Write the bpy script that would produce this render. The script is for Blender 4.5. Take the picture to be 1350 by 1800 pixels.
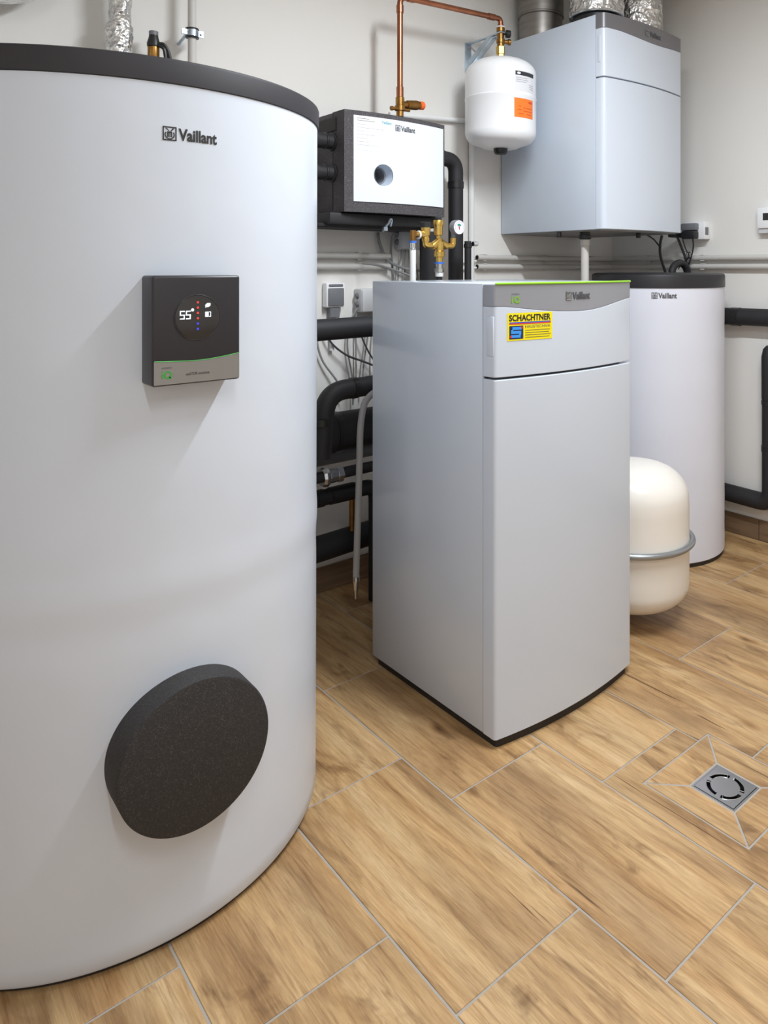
import bpy, bmesh, math, random
from mathutils import Vector, Matrix, noise
random.seed(7)
S = bpy.context.scene
C = S.collection
for o in list(bpy.data.objects): bpy.data.objects.remove(o)
PI = math.pi
R = math.radians

# ------------------------------------------------------------ camera, world, light, exposure
CAM_H = 1.235
cam = bpy.data.cameras.new('camera'); camo = bpy.data.objects.new('camera', cam); C.objects.link(camo)
camo.location = (0, 0, CAM_H); camo.rotation_euler = (PI/2, 0, -0.738732)
cam.sensor_fit = 'HORIZONTAL'; cam.sensor_width = 36.0
cam.lens = 36.0*1303.44/1350
cam.shift_x = (675-880)/1350.0
cam.shift_y = -(900-471.86)/1350.0
cam.clip_start = 0.02
S.camera = camo
w = bpy.data.worlds.new('world'); S.world = w; w.use_nodes = True
w.node_tree.nodes['Background'].inputs[0].default_value = (0.8, 0.85, 0.9, 1)
w.node_tree.nodes['Background'].inputs[1].default_value = 0.05
S.view_settings.view_transform = 'Standard'; S.view_settings.look = 'None'
S.view_settings.gamma = 1.0; S.view_settings.use_curve_mapping = False
S.view_settings.exposure = 0.38
CEIL = 2.62
# linear ceiling lamps of the room: centre x, centre y, length along y, width, watts
LAMPS = [(1.47, 0.80, 1.20, 0.09, 41), (0.05, -0.55, 1.20, 0.09, 15)]
VW, UW, UL, VF = 2.56, 3.144, -0.85, -1.9      # back wall, right wall, left wall, front wall

# ------------------------------------------------------------ materials
def lin(c):
    return tuple((v/12.92 if v <= 0.04045 else ((v+0.055)/1.055)**2.4) for v in (x/255 for x in c))
def nodes_of(name):
    m = bpy.data.materials.new(name); m.use_nodes = True
    nt = m.node_tree; return m, nt, nt.nodes['Principled BSDF']
def N(nt, t, **kw):
    n = nt.nodes.new(t)
    for k, v in kw.items(): setattr(n, k, v)
    return n
def mat(name, rgb, rough=0.5, metal=0.0, bump=0.0, bscale=40, stretch=(1, 1, 1), var=0.0, vscale=6, spec=0.5, coat=0.0, emit=None, estr=0, speck=None, speck_scale=300, detail=4, dist=0.002):
    m, nt, p = nodes_of(name)
    c = lin(rgb); p.inputs['Base Color'].default_value = (*c, 1)
    p.inputs['Roughness'].default_value = rough; p.inputs['Metallic'].default_value = metal
    p.inputs['Specular IOR Level'].default_value = spec; p.inputs['Coat Weight'].default_value = coat
    p.inputs['Coat Roughness'].default_value = 0.08
    if emit: p.inputs['Emission Color'].default_value = (*lin(emit), 1); p.inputs['Emission Strength'].default_value = estr
    tc = N(nt, 'ShaderNodeTexCoord'); mp = N(nt, 'ShaderNodeMapping'); mp.inputs['Scale'].default_value = stretch
    nt.links.new(tc.outputs['Object'], mp.inputs['Vector'])
    last = None
    if var > 0:
        n = N(nt, 'ShaderNodeTexNoise'); n.inputs['Scale'].default_value = vscale; n.inputs['Detail'].default_value = 5
        nt.links.new(mp.outputs[0], n.inputs['Vector'])
        r = N(nt, 'ShaderNodeValToRGB'); r.color_ramp.elements[0].position = 0.3; r.color_ramp.elements[1].position = 0.7
        r.color_ramp.elements[0].color = (*(x*(1-var) for x in c), 1); r.color_ramp.elements[1].color = (*(min(1, x*(1+var)) for x in c), 1)
        nt.links.new(n.outputs['Fac'], r.inputs['Fac']); last = r.outputs['Color']
    if speck:
        n = N(nt, 'ShaderNodeTexNoise'); n.inputs['Scale'].default_value = speck_scale; n.inputs['Detail'].default_value = 1
        nt.links.new(mp.outputs[0], n.inputs['Vector'])
        r = N(nt, 'ShaderNodeValToRGB'); r.color_ramp.elements[0].position = 0.56; r.color_ramp.elements[1].position = 0.72
        r.color_ramp.elements[0].color = (*c, 1); r.color_ramp.elements[1].color = (*lin(speck), 1)
        nt.links.new(n.outputs['Fac'], r.inputs['Fac']); last = r.outputs['Color']
    if last: nt.links.new(last, p.inputs['Base Color'])
    if bump > 0:
        n = N(nt, 'ShaderNodeTexNoise'); n.inputs['Scale'].default_value = bscale; n.inputs['Detail'].default_value = detail
        nt.links.new(mp.outputs[0], n.inputs['Vector'])
        b = N(nt, 'ShaderNodeBump'); b.inputs['Strength'].default_value = bump; b.inputs['Distance'].default_value = dist
        nt.links.new(n.outputs['Fac'], b.inputs['Height']); nt.links.new(b.outputs[0], p.inputs['Normal'])
    return m
def wood_mat():
    m, nt, p = nodes_of('wood_look_tile'); L = nt.links.new
    tc = N(nt, 'ShaderNodeTexCoord'); oi = N(nt, 'ShaderNodeObjectInfo')
    off = N(nt, 'ShaderNodeCombineXYZ'); ma = N(nt, 'ShaderNodeMath', operation='MULTIPLY'); ma.inputs[1].default_value = 37.0
    L(oi.outputs['Random'], ma.inputs[0]); L(ma.outputs[0], off.inputs[0]); L(ma.outputs[0], off.inputs[1])
    add = N(nt, 'ShaderNodeVectorMath', operation='ADD'); L(tc.outputs['Object'], add.inputs[0]); L(off.outputs[0], add.inputs[1])
    def noise_(sx, sy, detail, rough=0.55, distort=0.0):
        mp = N(nt, 'ShaderNodeMapping'); mp.inputs['Scale'].default_value = (sx, sy, 1); L(add.outputs[0], mp.inputs['Vector'])
        n = N(nt, 'ShaderNodeTexNoise'); n.inputs['Scale'].default_value = 1; n.inputs['Detail'].default_value = detail
        n.inputs['Roughness'].default_value = rough; n.inputs['Distortion'].default_value = distort
        L(mp.outputs[0], n.inputs['Vector']); return n.outputs['Fac']
    def ramp(fac, stops):
        r = N(nt, 'ShaderNodeValToRGB'); e = r.color_ramp.elements
        e[0].position, e[0].color = stops[0][0], (*lin(stops[0][1]), 1)
        e[1].position, e[1].color = stops[-1][0], (*lin(stops[-1][1]), 1)
        for q, c in stops[1:-1]:
            k = e.new(q); k.color = (*lin(c), 1)
        L(fac, r.inputs['Fac']); return r.outputs['Color']
    def mix(a, b, fac, mode='MIX'):
        x = N(nt, 'ShaderNodeMix', data_type='RGBA', blend_type=mode)
        if isinstance(fac, float): x.inputs[0].default_value = fac
        else: L(fac, x.inputs[0])
        L(a, x.inputs[6]); L(b, x.inputs[7]); return x.outputs[2]
    base = ramp(noise_(7, 1.6, 5, 0.6, 0.5), [(0.25, (148, 120, 86)), (0.40, (178, 146, 106)), (0.54, (202, 170, 125)), (0.72, (219, 190, 148))])
    streak = ramp(noise_(30, 2.2, 6, 0.7, 0.3), [(0.28, (128, 108, 92)), (0.42, (222, 212, 200)), (0.54, (255, 255, 255))])
    col = mix(base, streak, 0.62, 'MULTIPLY')
    fine = ramp(noise_(330, 14, 4, 0.65), [(0.30, (205, 192, 178)), (0.6, (255, 255, 255))])
    col = mix(col, fine, 0.55, 'MULTIPLY')
    crisp = ramp(noise_(95, 5, 7, 0.78, 0.4), [(0.34, (176, 154, 134)), (0.50, (255, 255, 255))])
    col = mix(col, crisp, 0.55, 'MULTIPLY')
    blot = ramp(noise_(9, 2.5, 4, 0.65, 1.2), [(0.55, (255, 255, 255)), (0.70, (150, 128, 108))])
    col = mix(col, blot, 0.75, 'MULTIPLY')
    crack = ramp(noise_(34, 1.5, 4, 0.6, 0.9), [(0.285, (112, 90, 74)), (0.335, (255, 255, 255))])
    col = mix(col, crack, 0.8, 'MULTIPLY')
    mpk = N(nt, 'ShaderNodeMapping'); mpk.inputs['Scale'].default_value = (5.5, 2.6, 1); L(add.outputs[0], mpk.inputs['Vector'])
    vk = N(nt, 'ShaderNodeTexVoronoi'); vk.inputs['Scale'].default_value = 1; L(mpk.outputs[0], vk.inputs['Vector'])
    knot = ramp(vk.outputs['Distance'], [(0.015, (95, 74, 58)), (0.05, (205, 185, 162)), (0.11, (255, 255, 255))])
    col = mix(col, knot, 0.75, 'MULTIPLY')
    warm = ramp(noise_(12, 1.2, 3, 0.5), [(0.35, (255, 255, 255)), (0.7, (255, 236, 214))])
    col = mix(col, warm, 0.6, 'MULTIPLY')
    L(col, p.inputs['Base Color']); p.inputs['Roughness'].default_value = 0.42
    b = N(nt, 'ShaderNodeBump'); b.inputs['Strength'].default_value = 0.12; b.inputs['Distance'].default_value = 0.001
    L(noise_(160, 8, 3), b.inputs['Height']); L(b.outputs[0], p.inputs['Normal'])
    return m
def foil_mat():
    m, nt, p = nodes_of('crinkled_foil'); L = nt.links.new
    p.inputs['Base Color'].default_value = (0.80, 0.80, 0.80, 1); p.inputs['Metallic'].default_value = 1; p.inputs['Roughness'].default_value = 0.22
    tc = N(nt, 'ShaderNodeTexCoord'); v = N(nt, 'ShaderNodeTexVoronoi'); v.inputs['Scale'].default_value = 42
    n = N(nt, 'ShaderNodeTexNoise'); n.inputs['Scale'].default_value = 30; n.inputs['Detail'].default_value = 5
    mx = N(nt, 'ShaderNodeVectorMath', operation='ADD'); sc = N(nt, 'ShaderNodeVectorMath', operation='SCALE'); sc.inputs['Scale'].default_value = 0.05
    L(n.outputs['Color'], sc.inputs[0]); L(tc.outputs['Object'], n.inputs['Vector']); L(tc.outputs['Object'], mx.inputs[0]); L(sc.outputs[0], mx.inputs[1])
    L(mx.outputs[0], v.inputs['Vector'])
    b = N(nt, 'ShaderNodeBump'); b.inputs['Strength'].default_value = 0.9; b.inputs['Distance'].default_value = 0.008
    L(v.outputs['Distance'], b.inputs['Height']); L(b.outputs[0], p.inputs['Normal'])
    return m
M = dict(
    wall=mat('white_plaster', (236, 233, 229), 0.9, bump=0.08, bscale=180, var=0.012, vscale=2),
    ceiling=mat('ceiling_paint', (242, 241, 238), 0.9),
    grout=mat('grey_grout', (170, 162, 154), 0.9, bump=0.2, bscale=400),
    wood=wood_mat(),
    base_tile=mat('baseboard_tile', (122, 98, 76), 0.5, var=0.2, vscale=5, stretch=(1, 1, 12), bump=0.1, bscale=40),
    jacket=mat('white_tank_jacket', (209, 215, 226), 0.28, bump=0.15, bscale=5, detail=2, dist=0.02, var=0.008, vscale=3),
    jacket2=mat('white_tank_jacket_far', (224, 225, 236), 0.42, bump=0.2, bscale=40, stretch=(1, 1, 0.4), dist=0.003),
    lid=mat('dark_lid_plastic', (42, 39, 44), 0.6, bump=0.05, bscale=200),
    lid2=mat('dark_lid_plastic_far', (38, 37, 41), 0.42),
    darkbase=mat('dark_base_ring', (40, 35, 33), 0.6),
    epp=mat('black_foam', (42, 40, 41), 0.72, bump=0.45, bscale=260, speck=(70, 66, 64), speck_scale=480),
    epp2=mat('grey_black_foam', (74, 70, 73), 0.75, bump=0.5, bscale=300, speck=(120, 117, 120), speck_scale=380),
    panel_dark=mat('dark_panel', (42, 39, 44), 0.38),
    display=mat('display_glass', (52, 50, 50), 0.15),
    chrome=mat('chrome', (215, 217, 220), 0.12, 1),
    steel=mat('stainless_steel', (200, 202, 206), 0.24, 1),
    zinc=mat('zinc_plated_steel', (190, 205, 218), 0.30, 1, var=0.15, vscale=30),
    galv=mat('galvanised_duct', (150, 146, 142), 0.38, 1, var=0.15, vscale=9, stretch=(1, 1, 5)),
    silver=mat('silver_trim', (150, 148, 146), 0.38, 0.55),
    silver2=mat('silver_fascia', (156, 157, 164), 0.36, 0.35),
    silver3=mat('dark_silver_fascia', (128, 126, 130), 0.36, 0.35),
    green=mat('green_print', (60, 160, 60), 0.5),
    lime=mat('lime_strip', (140, 196, 40), 0.35),
    limetxt=mat('lime_print', (120, 180, 40), 0.4),
    ink=mat('black_ink', (40, 38, 38), 0.5),
    ink2=mat('grey_ink', (92, 90, 94), 0.5),
    chromelogo=mat('chrome_lettering', (180, 180, 182), 0.2, 0.9),
    logodark=mat('dark_lettering_edge', (74, 73, 77), 0.4),
    led_white=mat('led_white', (240, 248, 255), 0.5, emit=(232, 244, 255), estr=0.9),
    led_red=mat('led_red', (200, 60, 50), 0.5, emit=(220, 62, 50), estr=0.45),
    led_blue=mat('led_blue', (50, 60, 200), 0.5, emit=(52, 62, 220), estr=0.6),
    casing=mat('silver_grey_lacquer', (200, 207, 218), 0.15, 0.0, spec=0.55, bump=0.02, bscale=3, detail=1, dist=0.01),
    door=mat('silver_white_lacquer', (205, 212, 224), 0.18, 0.0, spec=0.55, bump=0.02, bscale=3, detail=1, dist=0.01),
    casing2=mat('boiler_casing_lacquer', (204, 212, 224), 0.24, 0.0, spec=0.5),
    door2=mat('boiler_door_lacquer', (212, 219, 231), 0.24, 0.0, spec=0.5),
    under=mat('boiler_underside', (150, 150, 150), 0.6),
    seam=mat('seam_shadow', (60, 60, 64), 0.7),
    yellow=mat('sticker_yellow', (246, 226, 10), 0.4),
    red=mat('sticker_red', (214, 52, 60), 0.4),
    blue=mat('sticker_blue', (40, 96, 190), 0.4),
    blue2=mat('sticker_light_blue', (60, 150, 235), 0.4),
    navy=mat('sticker_navy', (28, 42, 84), 0.4),
    whitepaint=mat('white_vessel_paint', (246, 246, 248), 0.32),
    cream=mat('cream_vessel_paint', (236, 230, 222), 0.32),
    ringsteel=mat('grey_clamp_ring', (160, 164, 168), 0.35, 0.8),
    paper=mat('label_paper', (232, 232, 236), 0.5),
    paper2=mat('label_print_grey', (176, 176, 186), 0.5),
    bar=mat('label_dark_bar', (46, 46, 54), 0.5),
    orange=mat('orange_label', (248, 128, 40), 0.5),
    redprint=mat('red_print', (226, 70, 34), 0.5),
    copper=mat('copper', (166, 110, 84), 0.32, 1, var=0.25, vscale=14, stretch=(1, 1, 0.4)),
    brass=mat('brass', (216, 180, 100), 0.30, 1, var=0.12, vscale=30),
    bronze=mat('bronze_valve', (158, 118, 66), 0.35, 1, var=0.2, vscale=30),
    orangecap=mat('orange_cap', (240, 104, 40), 0.45),
    rubber=mat('black_insulation', (36, 35, 38), 0.62, bump=0.12, bscale=90),
    tape=mat('black_tape', (34, 33, 35), 0.35),
    blackplastic=mat('black_plastic', (34, 34, 36), 0.4),
    greyplastic=mat('grey_plastic', (120, 121, 126), 0.45),
    greypipe=mat('grey_conduit', (206, 203, 199), 0.5),
    greyhose=mat('grey_hose', (176, 174, 172), 0.5),
    whitepipe=mat('white_plastic_pipe', (238, 238, 238), 0.35),
    bluering=mat('blue_plastic_ring', (52, 110, 206), 0.4),
    teal=mat('teal_print', (60, 170, 190), 0.5),
    cable=mat('grey_cable', (146, 145, 146), 0.5),
    cabledark=mat('dark_cable', (64, 64, 68), 0.5),
    boxgrey=mat('light_grey_box', (206, 206, 208), 0.5),
    frontwhite=mat('white_front_cover', (236, 241, 250), 0.30),
    recess=mat('blue_grey_recess', (206, 217, 232), 0.4),
    dialred=mat('gauge_red', (196, 60, 50), 0.4),
    dialgreen=mat('gauge_green', (20, 140, 110), 0.4),
    dial=mat('gauge_dial', (232, 230, 246), 0.3),
    foil=foil_mat(),
    lamp=mat('lamp_diffuser', (255, 255, 255), 0.6, emit=(255, 250, 244), estr=3.0),
    void=mat('drain_dark', (16, 15, 14), 0.8),
)

# ------------------------------------------------------------ geometry helpers (world coordinates)
class B:
    def __init__(s): s.bm = bmesh.new()
    def box(s, x0, x1, y0, y1, z0, z1, bev=0.0, seg=2):
        v = [s.bm.verts.new(p) for p in ((x0,y0,z0),(x1,y0,z0),(x1,y1,z0),(x0,y1,z0),(x0,y0,z1),(x1,y0,z1),(x1,y1,z1),(x0,y1,z1))]
        f = [s.bm.faces.new([v[i] for i in q]) for q in ((3,2,1,0),(4,5,6,7),(0,1,5,4),(1,2,6,5),(2,3,7,6),(3,0,4,7))]
        if bev > 0:
            ed = list({e for a in f for e in a.edges})
            bmesh.ops.bevel(s.bm, geom=ed, offset=bev, segments=seg, profile=0.5, affect='EDGES')
        return s
    def ring(s, c, ax, r, n):
        ax = Vector(ax).normalized(); t = Vector((0,0,1)) if abs(ax.z) < 0.9 else Vector((1,0,0))
        a = ax.cross(t).normalized(); b = ax.cross(a)
        return [s.bm.verts.new(Vector(c)+a*math.cos(2*PI*i/n)*r+b*math.sin(2*PI*i/n)*r) for i in range(n)]
    def skin(s, rings, cap=True, close=False):
        n = len(rings[0])
        prs = list(zip(rings, rings[1:]))
        if close: prs.append((rings[-1], rings[0]))
        for a, b in prs:
            for i in range(n): s.bm.faces.new((a[i], a[(i+1)%n], b[(i+1)%n], b[i]))
        if cap and not close:
            s.bm.faces.new(list(reversed(rings[0]))); s.bm.faces.new(rings[-1])
        return s
    def turned(s, p, ax, prof, n=32, cap=True):          # prof: (distance along the axis, radius)
        p = Vector(p); ax = Vector(ax).normalized()
        return s.skin([s.ring(p+ax*d, ax, max(r, 1e-4), n) for d, r in prof], cap)
    def cyl(s, p0, p1, r, n=24, bev=0.0):
        p0, p1 = Vector(p0), Vector(p1); L_ = (p1-p0).length
        pr = [(0, r), (L_, r)] if bev <= 0 else [(0, r-bev), (bev*0.3, r-bev*0.3), (bev, r), (L_-bev, r), (L_-bev*0.3, r-bev*0.3), (L_, r-bev)]
        return s.turned(p0, p1-p0, pr, n)
    def tube(s, pts, r, n=12, cap=True, rf=None):
        pts = [Vector(p) for p in pts]
        rings = []; a = None
        for i, p in enumerate(pts):
            d = (pts[min(i+1, len(pts)-1)]-pts[max(i-1, 0)]).normalized()
            if a is None:
                t = Vector((0,0,1)) if abs(d.z) < 0.9 else Vector((1,0,0)); a = d.cross(t).normalized()
            else: a = (a-d*a.dot(d)).normalized()
            b = d.cross(a); ring = []
            for k in range(n):
                q = 2*PI*k/n; rr = r if not rf else rf(i, k, p+(a*math.cos(q)+b*math.sin(q))*r)
                ring.append(s.bm.verts.new(p+(a*math.cos(q)+b*math.sin(q))*rr))
            rings.append(ring)
        return s.skin(rings, cap)
    def torus(s, c, ax, R_, r, n=48, m=10):
        c = Vector(c); ax = Vector(ax).normalized(); t = Vector((0,0,1)) if abs(ax.z) < 0.9 else Vector((1,0,0))
        a = ax.cross(t).normalized(); b = ax.cross(a); rings = []
        for i in range(n):
            q = 2*PI*i/n; d = a*math.cos(q)+b*math.sin(q)
            rings.append([s.bm.verts.new(c+d*(R_+r*math.cos(2*PI*k/m))+ax*r*math.sin(2*PI*k/m)) for k in range(m)])
        return s.skin(rings, close=True)
    def prism(s, poly, z0, z1):
        a = [s.bm.verts.new((x, y, z0)) for x, y in poly]; b = [s.bm.verts.new((x, y, z1)) for x, y in poly]
        s.bm.faces.new(list(reversed(a))); s.bm.faces.new(b); n = len(a)
        for i in range(n): s.bm.faces.new((a[i], a[(i+1)%n], b[(i+1)%n], b[i]))
        return s
    def quadgrid(s, f, nu, nv):
        g = [[s.bm.verts.new(f(i/nu, j/nv)) for j in range(nv+1)] for i in range(nu+1)]
        for i in range(nu):
            for j in range(nv): s.bm.faces.new((g[i][j], g[i+1][j], g[i+1][j+1], g[i][j+1]))
        return s
    def mesh(s, name, org=(0,0,0), ang=35):
        bmesh.ops.recalc_face_normals(s.bm, faces=s.bm.faces[:])
        bmesh.ops.translate(s.bm, verts=s.bm.verts, vec=-Vector(org))
        me = bpy.data.meshes.new(name); s.bm.to_mesh(me); s.bm.free()
        for q in me.polygons: q.use_smooth = True
        me.set_sharp_from_angle(angle=R(ang)); return me

def root(name, label, cat, loc, group=None):
    o = bpy.data.objects.new(name, None); C.objects.link(o); o.location = loc; o.empty_display_size = 0.05
    o['label'] = label; o['category'] = cat
    if group: o['group'] = group
    return o
def org_of(p):
    while p.parent: p = p.parent
    return p.location
def part(name, b, m, parent, label=None, kind=None, ang=35):
    me = b.mesh(name, org_of(parent), ang); me.materials.append(M[m])
    o = bpy.data.objects.new(name, me); C.objects.link(o); o.parent = parent
    if label: o['label'] = label
    if kind: o['kind'] = kind
    return o
def single(name, b, m, loc, label, cat, group=None):
    me = b.mesh(name, loc); me.materials.append(M[m])
    o = bpy.data.objects.new(name, me); C.objects.link(o); o.location = loc
    o['label'] = label; o['category'] = cat
    if group: o['group'] = group
    return o
def struct(name, b, m, loc=(0,0,0)):
    me = b.mesh(name, loc); me.materials.append(M[m])
    o = bpy.data.objects.new(name, me); C.objects.link(o); o.location = loc; o['kind'] = 'structure'
    return o
def fillet(pts, rad, n=8):
    pts = [Vector(p) for p in pts]; out = [pts[0]]
    for a, b, c in zip(pts, pts[1:], pts[2:]):
        d0, d1 = (a-b).normalized(), (c-b).normalized()
        r = min(rad, (a-b).length*0.49, (c-b).length*0.49)
        p, q = b+d0*r, b+d1*r
        for i in range(n+1):
            t = i/n; out.append(p*(1-t)**2+b*2*t*(1-t)+q*t*t)
    out.append(pts[-1]); return out
def spline(pts, n=8):
    P = [Vector(p) for p in pts]; P = [P[0]*2-P[1]]+P+[P[-1]*2-P[-2]]; out = []
    for i in range(1, len(P)-2):
        a, b, c, d = P[i-1:i+3]
        for k in range(n):
            t = k/n; out.append(0.5*((2*b)+(c-a)*t+(2*a-5*b+4*c-d)*t*t+(3*b-a-3*c+d)*t**3))
    out.append(P[-2]); return out

# surfaces for lettering: (a, b, off) -> point; a to the right, b up, off outwards
def s_plane(y): return lambda a, b, o: Vector((a, y-o, b))
def s_curve(fy): return lambda a, b, o: Vector((a, fy(a)-o, b))
def s_cyl(cx, cy, r, a0=0): return lambda a, b, o: Vector((cx+(r+o)*math.sin(a/r+a0), cy-(r+o)*math.cos(a/r+a0), b))
_fc = {}
def text_mesh(s, bold):
    cu = bpy.data.curves.new('lettering', 'FONT'); cu.body = s; cu.size = 1; cu.offset = bold; cu.resolution_u = 4
    o = bpy.data.objects.new('lettering', cu); C.objects.link(o)
    dg = bpy.context.evaluated_depsgraph_get(); me = bpy.data.meshes.new_from_object(o.evaluated_get(dg))
    bpy.data.objects.remove(o); bpy.data.curves.remove(cu); return me
class D(B):
    """flat print laid on a surface"""
    def __init__(s, surf, off=0.0006): super().__init__(); s.f = surf; s.off = off
    def text(s, t, x0, x1, z0, z1, bold=0.0, shear=0.0, off=None):
        me = text_mesh(t, bold); vs = [v.co.copy() for v in me.vertices]; fs = [tuple(p.vertices) for p in me.polygons]
        bpy.data.meshes.remove(me)
        ax, bx = min(v.x for v in vs), max(v.x for v in vs); ay, by = min(v.y for v in vs), max(v.y for v in vs)
        nv = []
        for v in vs:
            u = x0+(v.x-ax)/(bx-ax)*(x1-x0); z = z0+(v.y-ay)/(by-ay)*(z1-z0)
            nv.append(s.bm.verts.new(s.f(u+shear*(z-z0), z, s.off if off is None else off)))
        for q in fs:
            try: s.bm.faces.new([nv[i] for i in q])
            except ValueError: pass
        return s
    def rect(s, x0, x1, z0, z1, n=6, skew=0.0, off=None):
        o = s.off if off is None else off
        s.quadgrid(lambda u, v: s.f(x0+(x1-x0)*u, z0+(z1-z0)*v+skew*u, o), n, 1); return s
    def disc(s, x, z, r, n=16, ry=None):
        s.bm.faces.new([s.bm.verts.new(s.f(x+r*math.cos(2*PI*i/n), z+(ry or r)*math.sin(2*PI*i/n), s.off)) for i in range(n)]); return s
    def annulus(s, x, z, r0, r1, n=24, a0=0, a1=2*PI):
        for i in range(n):
            q, w_ = a0+(a1-a0)*i/n, a0+(a1-a0)*(i+1)/n
            s.bm.faces.new([s.bm.verts.new(s.f(x+r*math.cos(t), z+r*math.sin(t), s.off)) for r, t in ((r0,q),(r1,q),(r1,w_),(r0,w_))])
        return s
    def poly(s, pts):
        s.bm.faces.new([s.bm.verts.new(s.f(x, z, s.off)) for x, z in pts]); return s
    def emblem(s, x0, z0, h):
        """square frame, a ring and the two-eared head inside it"""
        t = h*0.09; x1 = x0+h*0.94; z1 = z0+h; cx = (x0+x1)/2; cz = z0+h*0.42
        s.rect(x0, x1, z0, z0+t, 2); s.rect(x0, x1, z1-t, z1, 2); s.rect(x0, x0+t, z0+t, z1-t, 2); s.rect(x1-t, x1, z0+t, z1-t, 2)
        s.annulus(cx, cz, h*0.26, h*0.34, 20, PI*0.80, PI*2.20)
        s.rect(cx-h*0.17, cx-h*0.06, cz-h*0.18, cz+h*0.16, 1); s.rect(cx-h*0.02, cx+h*0.05, cz-h*0.18, cz+h*0.16, 1); s.rect(cx+h*0.09, cx+h*0.17, cz-h*0.18, cz+h*0.16, 1)
        s.rect(cx-h*0.17, cx+h*0.17, cz+h*0.12, cz+h*0.22, 1)
        s.poly([(cx-h*0.05, cz+h*0.24), (cx+h*0.02, cz+h*0.24), (cx-h*0.2, cz+h*0.47), (cx-h*0.3, cz+h*0.45)])
        s.poly([(cx+h*0.04, cz+h*0.24), (cx+h*0.12, cz+h*0.24), (cx+h*0.32, cz+h*0.47), (cx+h*0.2, cz+h*0.48)])
        return s
    def logo(s, x0, x1, z0, h):
        s.emblem(x0, z0, h); s.text('Vaillant', x0+h*1.06, x1, z0+h*0.06, z0+h*0.94, 0.034); return s
    def solid(s): return s

# ------------------------------------------------------------ the room shell
TW, TL, U0, V0, ST = 0.30590, 0.59640, 0.46507, 1.35375, 0.19880     # wood-look tile grid
_b = B(); _o = [(UL,VF),(UW,VF),(UW,VW),(UL,VW)]; _i = [(1.530,0.8900),(1.644,0.8900),(1.644,1.0040),(1.530,1.0040)]
_v = {(k, z): [_b.bm.verts.new((x, y, z)) for x, y in p] for k, p in (('o', _o), ('i', _i)) for z in (-0.12, -0.0018)}
for q in range(4):
    r_ = (q+1) % 4
    for z in (-0.12, -0.0018): _b.bm.faces.new((_v['o',z][q], _v['o',z][r_], _v['i',z][r_], _v['i',z][q]))
    for k in 'oi': _b.bm.faces.new((_v[k,-0.12][q], _v[k,-0.12][r_], _v[k,-0.0018][r_], _v[k,-0.0018][q]))
struct('floor', _b, 'grout')
FLOOR = bpy.data.objects['floor']
struct('wall_back', B().box(UL-0.2, UW+0.2, VW, VW+0.2, -0.12, CEIL), 'wall')
struct('wall_right', B().box(UW, UW+0.2, VF, VW, -0.12, CEIL), 'wall')
struct('wall_left', B().box(UL-0.2, UL, VF, VW, -0.12, CEIL), 'wall')
struct('wall_front', B().box(UL-0.2, UW+0.2, VF-0.2, VF, -0.12, CEIL), 'wall')
struct('ceiling', B().box(UL-0.2, UW+0.2, VF-0.2, VW+0.2, CEIL, CEIL+0.15), 'ceiling')
def tile_mesh(poly, org, zin=None):
    bm = bmesh.new(); g = 0.0025
    n = len(poly); ins = []
    area = sum(poly[i][0]*poly[(i+1)%n][1]-poly[(i+1)%n][0]*poly[i][1] for i in range(n))
    if area < 0: poly = poly[::-1]
    def off(dist):
        out = []
        for i in range(n):
            a, b, c = (Vector(poly[i-1]), Vector(poly[i]), Vector(poly[(i+1) % n]))
            d0, d1 = (b-a).normalized(), (c-b).normalized()
            n0, n1 = Vector((-d0.y, d0.x)), Vector((-d1.y, d1.x)); k = 1+n0.dot(n1)
            out.append(b+(n0+n1)*dist/max(k, 0.2))
        return out
    lo, hi = off(g), off(g+0.0008)
    zz = zin or (lambda p: 0.0)
    a = [bm.verts.new((p.x-org[0], p.y-org[1], -0.010)) for p in lo]
    b = [bm.verts.new((p.x-org[0], p.y-org[1], zz(p)-0.0007)) for p in lo]
    c = [bm.verts.new((p.x-org[0], p.y-org[1], zz(p))) for p in hi]
    for r0, r1 in ((a, b), (b, c)):
        for i in range(n): bm.faces.new((r0[i], r0[(i+1)%n], r1[(i+1)%n], r1[i]))
    bm.faces.new(c); bm.faces.new(a[::-1])
    me = bpy.data.meshes.new('tile'); bm.to_mesh(me); bm.free(); me.materials.append(M['wood']); return me
def add_tile(me, org):
    o = bpy.data.objects.new('tile', me); C.objects.link(o); o.parent = FLOOR; o.location = (org[0], org[1], 0)
INS = (1.4535, 1.7320, 0.8120, 1.0850)      # the square cut around the drain
DR = (1.5270, 1.6470, 0.8880, 1.0060)       # the drain itself
full = tile_mesh([(0, 0), (TW, 0), (TW, TL), (0, TL)], (TW/2, TL/2))
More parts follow.
